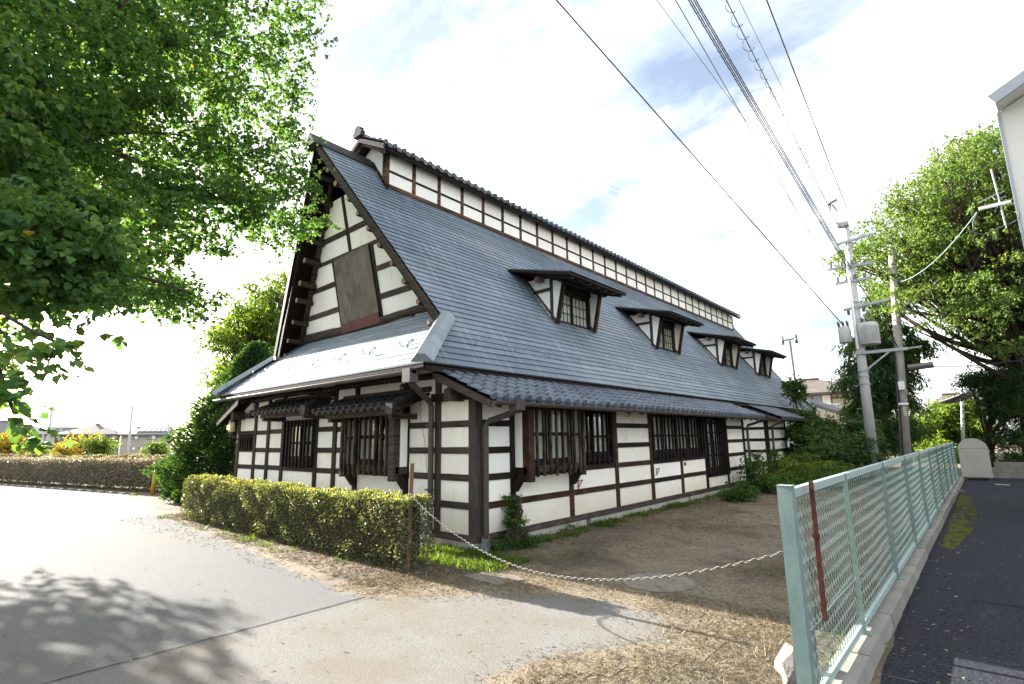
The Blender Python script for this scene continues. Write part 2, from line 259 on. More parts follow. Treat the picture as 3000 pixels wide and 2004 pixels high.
def obj(name, mb, m, parent=None, smooth=False): return link(name, mesh(name, mb, m, smooth), parent)
def tag(o, label, cat, group=None):
    o['label'] = label; o['category'] = cat
    if group: o['group'] = group
    return o
def thing(name, label, cat, loc, group=None):
    o = bpy.data.objects.new(name, None); COL.objects.link(o); o.location = loc; o.empty_display_size = .3
    ROOTINV[o.name] = Matrix.Translation(-Vector([float(c) for c in loc])); return tag(o, label, cat, group)
def struct(o): o['kind'] = 'structure'; return o
def stuff(o): o['kind'] = 'stuff'; return o
def pbox(name, m, parent, *b): return obj(name, MB().box(*b), m, parent)
def jit(a): return random.uniform(-a, a)

# leaves: rhombic two-triangle blades, position / direction / normal per leaf
def leaf_mesh(name, P, Dv, Nv, L, Wd, m, rnd=None, fold=.25):
    P = np.asarray(P, float); n = len(P); Dv = Dv/np.linalg.norm(Dv, axis=1, keepdims=True)
    Sd = np.cross(Dv, Nv); Sd /= (np.linalg.norm(Sd, axis=1, keepdims=True)+1e-9); Up = np.cross(Sd, Dv)
    L = np.asarray(L).reshape(-1, 1)*np.ones((n, 1)); Wd = np.asarray(Wd).reshape(-1, 1)*np.ones((n, 1))
    v = np.empty((n, 4, 3))
    v[:, 0] = P; v[:, 2] = P+Dv*L-Up*L*.12
    v[:, 1] = P+Dv*L*.45+Sd*Wd*.5+Up*Wd*fold; v[:, 3] = P+Dv*L*.45-Sd*Wd*.5+Up*Wd*fold
    me = bpy.data.meshes.new(name); me.vertices.add(n*4); me.vertices.foreach_set('co', v.reshape(-1).astype(np.float32))
    idx = (np.arange(n)[:, None]*4+np.array([0, 1, 2, 0, 2, 3])[None]).reshape(-1)
    me.loops.add(n*6); me.loops.foreach_set('vertex_index', idx.astype(np.int32))
    me.polygons.add(n*2); me.polygons.foreach_set('loop_start', (np.arange(n*2)*3).astype(np.int32)); me.polygons.foreach_set('loop_total', np.full(n*2, 3, np.int32))
    a = me.attributes.new('rnd', 'FLOAT', 'POINT'); rv = RNG.random(n) if rnd is None else np.asarray(rnd)
    a.data.foreach_set('value', np.repeat(rv, 4).astype(np.float32)); me.materials.append(m); me.update(calc_edges=True); me.validate(); return me
def leaf_mesh6(name, P, Dv, Nv, L, Wd, m, rnd=None, fold=.18):
    P = np.asarray(P, float); n = len(P); Dv = Dv/np.linalg.norm(Dv, axis=1, keepdims=True)
    Sd = np.cross(Dv, Nv); Sd /= (np.linalg.norm(Sd, axis=1, keepdims=True)+1e-9); Up = np.cross(Sd, Dv); L = np.asarray(L).reshape(-1, 1); Wd = np.asarray(Wd).reshape(-1, 1)
    v = np.empty((n, 6, 3)); v[:, 0] = P; v[:, 3] = P+Dv*L-Up*L*.15
    for i, j, a, w in ((1, 5, .28, .5), (2, 4, .66, .40)):
        v[:, i] = P+Dv*L*a+Sd*Wd*w+Up*Wd*fold; v[:, j] = P+Dv*L*a-Sd*Wd*w+Up*Wd*fold
    me = bpy.data.meshes.new(name); me.vertices.add(n*6); me.vertices.foreach_set('co', v.reshape(-1).astype(np.float32))
    idx = (np.arange(n)[:, None]*6+np.array([0, 1, 5, 1, 2, 4, 1, 4, 5, 2, 3, 4])[None]).reshape(-1)
    me.loops.add(n*12); me.loops.foreach_set('vertex_index', idx.astype(np.int32)); me.polygons.add(n*4); me.polygons.foreach_set('loop_start', (np.arange(n*4)*3).astype(np.int32)); me.polygons.foreach_set('loop_total', np.full(n*4, 3, np.int32))
    a = me.attributes.new('rnd', 'FLOAT', 'POINT'); rv = RNG.random(n) if rnd is None else np.asarray(rnd)
    a.data.foreach_set('value', np.repeat(rv, 6).astype(np.float32)); me.materials.append(m); me.update(calc_edges=True); me.validate(); return me
def unit(n):
    v = RNG.normal(size=(n, 3)); return v/np.linalg.norm(v, axis=1, keepdims=True)
def spline(a, b, sag=0.0, k=6, wob=0.0):
    a = np.array(a, float); b = np.array(b, float); out_ = []
    w = RNG.normal(size=3)*wob
    for i in range(k+1):
        t = i/k; p = a+(b-a)*t; p = p+np.array([0, 0, 1])*sag*4*t*(1-t)+w*math.sin(math.pi*t); out_.append(tuple(p))
    return out_

# ------------------------------------------------------------ ground, road, lot
gx = sorted(set([-700, -400, -250, -150, -100, -80, -60]+list(range(-50, 31, 2))+[40, 60, 100, 200, 400, 700]))
gy = sorted(set([-700, -400, -200, -100, -60]+list(range(-40, 61, 2))+[80, 120, 200, 400, 700]))
vs = []; fs = []
for y in gy:
    for x in gx:
        d = min(1, max(0, (-34-x)/20)); vs.append((x, y, -1.5*d*d*(3-2*d)))
for j in range(len(gy)-1):
    for i in range(len(gx)-1):
        a = j*len(gx)+i; fs.append((a, a+1, a+1+len(gx), a+len(gx)))
g = MB(); g.v = vs; g.f = fs
struct(obj('ground', g, MT['soil'], smooth=True))
def sheet(name, pts, z, m, th=None):
    mb = MB(); mb.add([(x, y, z) for x, y in pts], [tuple(range(len(pts)))]); return struct(obj(name, mb, m))
def rough_edge(pts, amp, step=.25):
    o = []
    for (a, b) in zip(pts[:-1], pts[1:]):
        n = max(1, int(math.hypot(b[0]-a[0], b[1]-a[1])/step))
        for i in range(n): t = i/n; o.append((a[0]+(b[0]-a[0])*t+jit(amp), a[1]+(b[1]-a[1])*t+jit(amp)))
    o.append(pts[-1]); return o
far_edge = rough_edge([(-33, -3.6), (-29.2, -2.95), (-23, -1.42), (-17.5, -.55), (-15.5, -.75)], .05, .4)
edge = [(-15.5, -.75), (-12.5, -1.3), (-10, -1.8), (-5.6, -2.0), (-3, -2.25), (-1.5, -2.42), (.2, -2.58), (.75, -2.55), (1.3, -2.1), (1.9, -1.55), (2.5, -1.15), (3.1, -.95), (3.7, -1.1), (4.0, -1.6), (3.7, -2.1), (3.35, -2.6), (3.3, -3.1), (3.5, -3.6), (3.6, -5), (3.7, -9.2)]
sheet('road', [(-33, -40), (-15.5, -40)]+far_edge[::-1], .004, MT['asph_road'])
sheet('road_near', [(-15.5, -40), (3.7, -40), (3.7, -9), (-15.5, -9)], .004, MT['asph_road'])
# worn asphalt sheet that breaks up into soil along its edge
MT['worn'] = mixground('worn_edge_asphalt', 'pale_asphalt', 'worn_asphalt', 'straw_soil')
cs = .14; X_ = np.arange(-15.5, 5.21, cs); Y_g = np.arange(-9.0, .2, cs); XX, YY = np.meshgrid(X_, Y_g)
def sdist(x, y_):
    poly = [(-15.5, -9.3)]+edge; d = np.full(x.shape, 1e9); ins = np.zeros(x.shape, bool)
    for (a_, b_) in zip(poly, poly[1:]+poly[:1]):
        ex, ey = b_[0]-a_[0], b_[1]-a_[1]; t = np.clip(((x-a_[0])*ex+(y_-a_[1])*ey)/(ex*ex+ey*ey), 0, 1)
        if not (a_[0] == -15.5 and b_[0] == -15.5) and not (a_[1] < -9 and b_[1] < -9): d = np.minimum(d, np.hypot(x-a_[0]-t*ex, y_-a_[1]-t*ey))
        cnd = ((a_[1] > y_) != (b_[1] > y_)); xi = ex*(y_-a_[1])/(ey if abs(ey) > 1e-9 else 1e-9)+a_[0]; ins ^= cnd & (x < xi)
    return np.where(ins, d, -d)
SDG = sdist(XX, YY); soft = np.where(XX > .6, .30, .20); cov = np.clip(.5+SDG/(2*soft), 0, 1)
nx, ny = len(X_), len(Y_g); Fk = []
for j in range(ny-1):
    for i in range(nx-1):
        q = j*nx+i
        if max(cov.flat[q], cov.flat[q+1], cov.flat[q+nx], cov.flat[q+nx+1]) > 0: Fk.append((q, q+1, q+1+nx, q+nx))
gm = MB(); gm.v = [(float(x), float(y_), .004) for x, y_ in zip(XX.flat, YY.flat)]; gm.f = Fk
wr_ = struct(obj('road_edge', gm, MT['worn']))
for nm, arr in (('cover', cov), ('slab', np.clip((XX-.70)/.14, 0, 1))):
    at_ = wr_.data.attributes.new(nm, 'FLOAT', 'POINT'); at_.data.foreach_set('value', arr.reshape(-1).astype(np.float32))
ap = edge[7:]
lot_edge = rough_edge([(5.50, -2.7), (5.46, 1), (5.48, 6), (5.52, 12), (5.62, 19), (5.7, 21.6)], .015, .3)
sheet('parking_lot', lot_edge+[(40, 21.6), (40, -40), (4.6, -40), (4.7, -6), (5.3, -3.4)], .004, MT['asph_lot'])
# kerb under the fence
def fx(y): return 5.315+.012*y          # fence line
kerb = struct(bpy.data.objects.new('kerb', None)); COL.objects.link(kerb)
y = -2.46; i = 0
while y < 19.5:
    L = 1.2
    mb = MB(); x0a, x1a, x0b, x1b = fx(y)-.09, fx(y)+.12, fx(y+L)-.09, fx(y+L)+.12; t = .118+jit(.006); dx = jit(.006)
    mb.hexa([(x0a+dx, y+.008, -.05), (x1a+dx+.02, y+.008, -.05), (x1b+dx+.02, y+L-.006, -.05), (x0b+dx, y+L-.006, -.05), (x0a+dx, y+.008, t), (x1a+dx, y+.008, t), (x1b+dx, y+L-.006, t), (x0b+dx, y+L-.006, t)])
    obj('kerb_block', mb, MT['concrete'], kerb); y += L
# moss strip, road paint, manhole, slab
mm = MB()
for k in range(330):
    yy = random.uniform(4.5, 13.6); wq = .05+.30*math.sin(math.pi*min(1, (yy-4.3)/9.6))**.6; xx = 5.60+.006*yy+random.random()**1.4*wq; rr_ = random.uniform(.015, .06); o = len(mm.v); nn_ = 9
    mm.v += [(xx+rr_*(.8+.5*random.random())*math.cos(6.283*i/nn_), yy+1.9*rr_*(.8+.5*random.random())*math.sin(6.283*i/nn_), .008+.0001*k*.05) for i in range(nn_)]+[(xx, yy, .022)]
    mm.f += [(o+i, o+(i+1) % nn_, o+nn_) for i in range(nn_)]
tag(stuff(obj('moss_patch', mm, MT['moss'], smooth=True)), 'yellow green moss growing along the dark asphalt edge', 'moss')
for pts in ([(-13.6, -4.25), (-13.25, -4.2), (-13.4, -3.6), (-13.7, -3.65)], [(-11.6, -3.95), (-11.3, -3.9), (-11.2, -3.42), (-11.45, -3.45)]):
    sheet('road_marking', pts, .008, MT['white'])
def disc(name, c, r, z0, z1, m, n=40, sq=1.0):
    mb = MB(); p = [(c[0]+r*math.cos(2*math.pi*i/n)*(1+jit(.01)), c[1]+r*sq*math.sin(2*math.pi*i/n), z0) for i in range(n)]; mb.prism(p, (0, 0, z1-z0)); return obj(name, mb, m)
tag(disc('manhole_cover', (3.08, .07), .43, -.02, .010, MT['soil_slab']), 'round concrete manhole cover in the bare yard behind the chain', 'manhole cover')
mb = MB(); mb.prism([(.95, -1.2, -.02), (1.62, -1.25, -.02), (1.72, -.86, -.02), (1.5, -.78, -.02), (1.02, -.85, -.02)], (0, 0, .034))
tag(obj('stepping_slab', mb, MT['soil_slab']), 'flat irregular stone slab in grass by the house corner', 'slab')
# crack and paint on the lot
mb = MB(); px_, py_ = 5.95, 1.42
for i in range(26):
    nx_, ny_ = px_+.11, 1.42-.006*i+jit(.018); w_ = .006+.010*random.random(); mb.add([(px_, py_-w_, .009), (nx_, ny_-w_, .009), (nx_, ny_+w_, .009), (px_, py_+w_, .009)], [(0, 1, 2, 3)]); px_, py_ = nx_, ny_
struct(obj('asphalt_crack', mb, MT['wood']))
sheet('parking_line', [(6.49, 18.2), (6.85, 18.0), (6.85, 18.14), (6.49, 18.34)], .008, MT['white'])
# joint crack between road and apron
mb = MB(); py = -9.0; prevx = .742
while py < -2.62:
    ny = py+.12; nx = .742+jit(.007); mb.add([(prevx-.011, py, .009), (prevx+.011, py, .009), (nx+.011, ny, .009), (nx-.011, ny, .009)], [(0, 1, 2, 3)]); py = ny; prevx = nx
struct(obj('road_joint', mb, MT['wood']))

# ============================================================ THE HOUSE
HX = -4.75; FAR = 27.0
house = thing('farmhouse', 'large old white plaster and dark timber farmhouse with steep slate roof', 'house', (HX, 13.5, 0))
EX, EZ, SL, SK = -.46, 3.02, 1.375, .90
RZ = EZ+SL*(EX-HX)                     # ridge height of the main planes
def rx(z, side=1): x = EX-(z-EZ)/SL; return x if side > 0 else 2*HX-x
def y0(z): return -.75+(z-EZ)/SK if z < 4.013 else .352-.208*(z-4.013)
def ygw(z): return .912-.208*(z-4.01)  # leaning gable wall
RN = Vector((SL, 0, 1)).normalized()   # outward normal of the right slope

# ---- timber and plaster of the long wall (x = 0, faces +X) and the gable wall (y = 0, faces -Y)
def wallbox(plane, a0, a1, z0, z1, d0, d1, name, m, parent=None, skew=0.0):
    """a: coordinate along the wall, d: depth outward from the wall face"""
    if plane == 'L': b = (d0, d1, a0, a1, z0, z1)
    elif plane == 'G': b = (a0, a1, -d1, -d0, z0, z1)
    elif plane == 'L2': b = (d0, d1, a0, a1, z0, z1)
    mb = MB().box(*b)
    if skew:
        mb.v = [(x, y, z+skew*math.sin((x+y)*3.1)) for x, y, z in mb.v]
    return obj(name, mb, m, parent or house)
RAILS = [(.62, .73), (1.08, 1.19), (1.52, 1.63), (1.97, 2.08)]
def cells(plane, a0, a1, zs, m=None, d=0.0):
    """plaster panels between the given rail levels"""
    for (z0, z1) in zs:
        wallbox(plane, a0-.015, a1+.015, z0-.012, z1+.012, -.05, d+jit(.003), 'plaster_panel', m or random.choice([MT['plaster'], MT['plaster2'], MT['plaster']]))
def rail(plane, a0, a1, z0, z1, m, d=.018):
    dz = jit(.008); wallbox(plane, a0, a1, z0+dz, z1+dz, -.06, d+jit(.004), 'rail', m)
def post(plane, a, z0, z1, m, w=.13, d=.03):
    wallbox(plane, a-w/2, a+w/2, z0, z1, -.07, d+jit(.003), 'post', m)
ROWS = [(.23, .62), (.73, 1.08), (1.19, 1.52), (1.63, 1.97), (2.08, 2.62)]
WR, WD, WG, WGV = MT['wood_red'], MT['wood'], MT['wood_grey'], MT['wood_greyv']
# long wall
LP = [.907, 2.69, 4.49, 6.22, 7.99, 9.77, 11.56]
cells('L', .10, .85, ROWS)
for k, (z0, z1) in enumerate(RAILS): rail('L', .09, .86, z0, z1, WR if k == 0 else WD)
post('L', .907, .23, 2.6, WD, .115)
for p, top in ((2.69, 1.1), (4.49, 2.6), (6.22, 2.6), (7.99, 1.15)): post('L', p, .23, top, WR if p < 8 else WD, .13)
post('L', 9.77, .23, 2.6, WD, .14); post('L', 11.56, .23, 2.6, WD, .13); post('L', 13.36, .23, 2.6, WD, .15)
for a0, a1 in ((.96, 2.63), (2.75, 4.43), (4.55, 6.16), (6.28, 7.93), (8.05, 9.70)):
    cells('L', a0, a1, [(.23, .62), (.73, 1.08)]); rail('L', a0-.02, a1+.02, .62, .73, WR if a0 < 6 else WD); rail('L', a0-.02, a1+.02, 1.08, 1.19, WR if 4 < a0 < 6 else WD)
cells('L', 4.55, 6.16, ROWS[2:]); [rail('L', 4.53, 6.18, z0, z1, WD) for z0, z1 in RAILS[2:]]
cells('L', 9.84, 11.5, [(.23, .50)]); cells('L', 11.62, 13.29, ROWS); [rail('L', 11.6, 13.3, z0, z1, WD) for z0, z1 in RAILS]
rail('L', .1, 13.3, 2.40, 2.58, WD, .012)                       # head beam
cells('L', .1, 13.3, [(2.58, 2.60)])
# sill beams, foundation
for a0, a1 in ((.02, 3.6), (3.603, 7.4), (7.403, 10.6), (10.603, 13.42)):
    wallbox('L', a0, a1, .118+jit(.006), .232, -.08, .045+jit(.004), 'sill_beam', WG)
for a0, a1 in ((.0, 3.15), (3.32, 8.25), (8.36, 11.9), (11.93, 13.45)):
    wallbox('L', a0, a1, -.05, .122, -.12, .032, 'foundation', MT['found'])
for a in (3.235, 8.305): wallbox('L', a-.08, a+.08, -.05, .14, -.2, -.1, 'vent_opening', MT['dark'])
# gable wall
GP = [-9.42, -8.35, -7.57, -6.75, -5.14, -4.34, -3.50, -1.81, -.92]
def gtop(a): return 3.05
for p in GP[1:-1]:
    post('G', p, .23, 3.12 if p in (-5.14, -4.34, -8.35, -6.75) else 3.1, WD, .14)
post('G', -9.42, .23, 2.75, WGV, .17); post('G', -.92, .23, 3.02, WGV, .14, .035)
obj('corner_post', MB().box(-.13, .035, -.035, .13, .23, 2.58), MT['wood_greyv'], house)
obj('corner_post', MB().box(-.12, .03, 13.3, 13.45, .23, 2.55), MT['wood'], house)
for a0, a1, m_ in ((-.85, -.13, WG), (-1.74, -.99, WG), (-5.07, -4.41, WD), (-7.50, -6.82, WD), (-8.28, -7.64, WD)):
    cells('G', a0, a1, ROWS)
    for z0, z1 in RAILS: rail('G', a0-.02, a1+.02, z0, z1, m_)
cells('G', -9.34, -8.42, [ROWS[0], ROWS[1], ROWS[2], ROWS[4]])
for z0, z1 in RAILS: rail('G', -9.35, -8.40, z0, z1, WD)
for a0, a1 in ((-6.68, -5.21), (-4.27, -3.57), (-3.43, -1.88)):
    cells('G', a0, a1, [(.23, .62), (.73, 1.08)]); rail('G', a0-.02, a1+.02, .62, .73, WD); rail('G', a0-.02, a1+.02, 1.08, 1.19, WD)
cells('G', -6.68, -5.21, [(2.25, 2.64)])
cells('G', -4.27, -3.57, [(1.19, 1.52), (1.63, 1.97), (2.08, 2.62)]); [rail('G', -4.29, -3.55, z0, z1, WD) for z0, z1 in RAILS[2:]]
cells('G', -3.43, -1.88, [(2.26, 2.64)])
for a0, a1 in ((-8.28, -7.64), (-7.5, -6.82), (-6.68, -5.21), (-5.07, -4.41), (-4.27, -3.57), (-3.43, -1.88), (-1.74, -.99)):
    cells('G', a0, a1, [(2.62, 2.86), (2.98, 3.18)])
# wavy natural tie beam under the eave
mb = MB(); n = 40; prev = None
for i in range(n+1):
    x = -8.7+i*(7.8/n); zc = 2.92+.03*math.sin(x*1.7)+.045*math.exp(-((x+4.0)/.35)**2); hh = .12+.02*math.sin(x*2.3+1)
    q = [(x, -.075, zc-hh/2), (x, .03, zc-hh/2), (x, .03, zc+hh/2), (x, -.075, zc+hh/2)]
    o = len(mb.v); mb.v += q
    if prev is not None: mb.f += [(prev+k, prev+(k+1) % 4, o+(k+1) % 4, o+k) for k in range(4)]
    prev = o
mb.f += [(0, 3, 2, 1), (prev, prev+1, prev+2, prev+3)]
obj('tie_beam', mb, MT['wood'], house, True)
for a0, a1 in ((-.99, .02), (-3.5, -.993), (-6.6, -3.503), (-9.5, -6.603)):
    wallbox('G', a0, a1, .118+jit(.005), .232, -.08, .045+jit(.004), 'sill_beam', WG)
    wallbox('G', a0, a1, -.05, .12, -.1, .035+jit(.003), 'foundation', MT['found'])
# top corner panels under the lean-to verges: follow the tile slope
def lean_z(x): return 2.33+.43*(.68-x)
for s in (1, -1):
    f = (lambda x: x) if s > 0 else (lambda x: 2*HX-x)
    poly = [(f(-.86), .0, 2.60), (f(-.1), .0, 2.60), (f(-.1), .0, lean_z(-.1)-.07), (f(-.86), .0, min(3.05, lean_z(-.86)-.07))]
    obj('plaster_panel', MB().prism(poly, (0, .05, 0)), MT['plaster'], house)
    a0, a1 = sorted((f(-.99), f(.28)))
    obj('bracket_beam', MB().box(a0, a1, -.13, -.005, 2.42, 2.56), MT['wood'], house)       # projecting beam
    a0, a1 = sorted((f(-.42), f(-.26)))
    obj('beam_end', MB().prism([(a0, -.33, 2.40), (a1, -.33, 2.40), (a1, -.33, 2.57), ((a0+a1)/2+.03, -.33, 2.63), (a0, -.33, 2.59)], (0, .33, 0)), MT['log'], house)
# inner shell so that no light leaks through
mb = MB(); mb.box(-9.3, -.35, .35, 13.0, .2, .3); obj('interior_floor', mb, MT['dark'], house)
mb = MB(); mb.box(-4.8, -4.7, 1.3, 25.5, .3, 4.2); obj('interior_wall', mb, MT['dark'], house)
mb = MB(); mb.box(-9.35, -.7, 1.2, 26, 2.75, 2.8); obj('interior_ceiling', mb, MT['dark'], house)
pbox('wall_back', MT['plaster'], house, -9.55, -9.5, 0, FAR, 0, 3.2)
pbox('wall_end', MT['plaster'], house, -9.5, -.9, FAR-.05, FAR, 0, 3.2)
pbox('wall_recess', MT['plaster'], house, -.97, -.92, 13.45, FAR, .1, 3.2)

# ---- windows with slatted grilles: window > slat, rail_bar, pane, curtain
def lattice(plane, a0, a1, z0, z1, d, n, mids, slat_w, m_slat, over=.05, recess=.06, curtain=True, sashes=2, frame_w=.07, inner=None, gap=.045):
    fr = MB()
    def wb(mb, p0, p1, q0, q1, e0, e1):
        if plane == 'L': mb.box(e0, e1, p0, p1, q0, q1)
        else: mb.box(p0, p1, -e1, -e0, q0, q1)
        return mb
    wb(fr, a0, a0+frame_w, z0, z1, -.05, d-.02); wb(fr, a1-frame_w, a1, z0, z1, -.05, d-.02)
    wb(fr, a0+frame_w, a1-frame_w, z0, z0+.09, -.05, d-.02); wb(fr, a0+frame_w, a1-frame_w, z1-.1, z1, -.05, d-.02)
    w = obj('window', fr, MT['wood'], house)
    for i in range(n):
        c = a0+frame_w+(a1-a0-2*frame_w)*(i+.5)/n+jit(.006)
        obj('slat', wb(MB(), c-slat_w/2, c+slat_w/2, z0-over+jit(.012), z1-.02, d-.015, d+.03+jit(.003)), m_slat, w)
    for zc in mids: obj('crossbar', wb(MB(), a0+.02, a1-.02, zc-.025, zc+.025, d-.045, d-.017), MT['wood'], w)
    b0 = recess
    for k in range(sashes):
        s0 = a0+frame_w+(a1-a0-2*frame_w)*k/sashes; s1 = a0+frame_w+(a1-a0-2*frame_w)*(k+1)/sashes
        o_ = b0+(.03 if k % 2 else 0)
        sm = MB()
        wb(sm, s0, s0+.045, z0+.09, z1-.1, -o_-.03, -o_); wb(sm, s1-.045, s1, z0+.09, z1-.1, -o_-.03, -o_); wb(sm, s0+.045, s1-.045, z0+.09, z0+.21, -o_-.03, -o_); wb(sm, s0+.045, s1-.045, z1-.15, z1-.1, -o_-.03, -o_)
        obj('sash', sm, MT['wood'], w)
        obj('pane', wb(MB(), s0+.045, s1-.045, z0+.21, z1-.15, -o_-.018, -o_-.013), MT['glass'], w)
        if curtain and not (curtain == 'half' and k % 2):
            cm = MB(); nn = 22; pv = None; c0, c1 = s0+.04, s1-.03 if random.random() < .6 else s1-.14
            for i in range(nn+1):
                a = c0+(c1-c0)*i/nn; dd = -o_-gap-.012*math.sin(i*1.9+k)-.012*math.sin(i*.7)
                pt = [(dd, a, z0+.12), (dd, a, z1-.1)] if plane == 'L' else [(a, -dd, z0+.12), (a, -dd, z1-.1)]
                oo = len(cm.v); cm.v += pt
                if pv is not None: cm.f.append((pv, oo, oo+1, pv+1))
                pv = oo
            obj('curtain', cm, MT['curtain'], w, True)
    return w
lattice('L', 2.86, 4.42, 1.24, 2.42, .07, 7, (1.78,), .036, MT['wood'])
lattice('L', 6.27, 9.70, 1.21, 2.42, .10, 15, (1.78,), .036, MT['wood'], sashes=4)
lattice('L', 9.80, 11.52, .60, 2.42, .12, 8, (1.17, 1.52, 1.86, 2.15), .038, MT['wood'])
lattice('G', -6.66, -5.20, 1.22, 2.28, .09, 8, (1.74,), .036, MT['wood'], frame_w=.05)
lattice('G', -9.32, -8.44, 1.62, 1.94, .04, 5, (), .04, MT['wood'], frame_w=.04, curtain=False, sashes=1)
# ---- bay windows with slats, a plaster side and braces: bay_window > slat, pane, curtain, side_panel, corner_post, brace
def bay(plane, a0, a1, d, n, ztop, zbot, m_slat, near, braces, half):
    """near: the end of a0/a1 that shows its plastered side"""
    def wb(mb, p0, p1, q0, q1, e0, e1):
        if plane == 'L': mb.box(e0, e1, p0, p1, q0, q1)
        else: mb.box(p0, p1, -e1, -e0, q0, q1)
        return mb
    fr = MB(); wb(fr, a0, a1, zbot, zbot+.12, .0, d-.05); wb(fr, a0, a1, ztop-.12, ztop, .0, d-.03)
    w = obj('bay_window', fr, MT['wood'], house)
    sgn = 1 if near == a0 else -1
    p0, p1 = sorted((near, near+sgn*.16)); obj('corner_post', wb(MB(), p0, p1, zbot-.13, ztop, d-.14, d+.005), WR if plane == 'L' else MT['wood_grey'], w)
    farn = a1 if near == a0 else a0
    p0, p1 = sorted((farn, farn-sgn*.07)); obj('corner_post', wb(MB(), p0, p1, zbot-.10, ztop, d-.09, d+.005), MT['slat_light'], w)
    p0, p1 = sorted((near, near+sgn*.03)); obj('side_panel', wb(MB(), p0, p1, zbot+.12, ztop-.1, .02, d-.14), MT['plaster2'], w)
    obj('side_beam', wb(MB(), p0-.01, p1+.01, zbot-.01, zbot+.118, .0, d-.12), MT['wood_grey'] if plane == 'G' else MT['wood'], w)
    p0, p1 = sorted((farn, farn-sgn*.03)); obj('side_panel', wb(MB(), p0, p1, zbot+.12, ztop-.1, .02, d-.1), MT['plaster2'], w)
    i0, i1 = a0+(.16 if near == a0 else .07), a1-(.16 if near == a1 else .07)
    for i in range(n):
        c = i0+(i1-i0)*(i+.5)/n+jit(.008); obj('slat', wb(MB(), c-.018, c+.018, zbot-.05+jit(.015), ztop-.02, d-.035, d+.012), m_slat, w)
    obj('crossbar', wb(MB(), i0-.03, i1+.03, 1.80, 1.85, d-.07, d-.037), MT['wood'], w)
    obj('sill', wb(MB(), i0-.03, i1+.03, zbot+.03, zbot+.14, d-.10, d-.037), m_slat, w)
    for k in range(2):
        s0 = i0+(i1-i0)*k/2; s1 = i0+(i1-i0)*(k+1)/2; o_ = -.04-(.04 if k else 0); sm = MB()
        wb(sm, s0, s0+.05, zbot+.12, ztop-.12, -o_-.03, -o_); wb(sm, s1-.05, s1, zbot+.12, ztop-.12, -o_-.03, -o_); wb(sm, s0+.05, s1-.05, zbot+.12, zbot+.24, -o_-.03, -o_); wb(sm, s0+.05, s1-.05, 1.84, 1.87, -o_-.03, -o_)
        obj('sash', sm, MT['wood'], w); obj('pane', wb(MB(), s0+.05, s1-.05, zbot+.24, ztop-.12, -o_-.018, -o_-.014), MT['glass'], w)
        if half and not (half == 'some' and k == 1):
            cm = MB(); pv = None; nn = 24
            for i in range(nn+1):
                a = s0+.03+(s1-s0-.06)*i/nn*(1 if half != 'some' else .8); dd = -.02-.012*math.sin(i*1.7)-.008*math.sin(i*.6)
                pt = [(dd, a, zbot+.12), (dd, a, ztop-.1)] if plane == 'L' else [(a, -dd, zbot+.12), (a, -dd, ztop-.1)]
                oo = len(cm.v); cm.v += pt
                if pv is not None: cm.f.append((pv, oo, oo+1, pv+1))
                pv = oo
            obj('curtain', cm, MT['curtain'], w, True)
    for a in braces:
        bm_ = MB()
        if plane == 'L': bm_.bar((.03, a, zbot-.26), (d-.12, a, zbot-.01), .11, .11)
        else: bm_.bar((a, -.03, zbot-.26), (a, -d+.12, zbot-.01), .11, .11)
        obj('brace', bm_, MT['wood'], w)
    return w
bay('L', .965, 2.74, .34, 8, 2.42, 1.14, MT['slat_light'], .965, (.93, 2.70), True)
bay('G', -3.56, -1.76, .34, 9, 2.30, 1.16, MT['slat_light'], -1.76, (-1.81, -3.50), 'some')
# fittings on the walls
for (yy, zz_) in ((2.9, .80), (6.43, .86)):
    mb = MB(); mb.bar((.03, yy, zz_+.1), (.03, yy+.17, zz_+.1), .02, .012); mb.bar((.03, yy, zz_-.05), (.03, yy+.16, zz_+.1), .015, .012); mb.bar((.03, yy, zz_-.07), (.03, yy, zz_+.11), .02, .012); obj('wall_bracket', mb, MT['rust2'], house)
mb = MB(); mb.tube([(.0, 8.22, 1.0), (.02, 8.22, 1.0)], .055, 16); mb.tube([(.02, 8.22, 1.0), (.035, 8.22, 1.0)], .035, 12); obj('wall_vent', mb, MT['ins'], house, True)
mb = MB(); mb.tube([(-1.97, -.0, 2.76), (-1.97, -.03, 2.76)], .075, 18); obj('wall_vent', mb, MT['ins'], house, True)
# thin lead-in wire
mb = MB(); mb.tube([(-1.4, -.02, 2.6), (-1.37, -.06, 2.2), (-1.22, -.06, 1.7), (-1.12, -.07, 1.1), (-1.03, -.1, .6)], .004, 5); obj('wall_cable', mb, MT['black'], house)

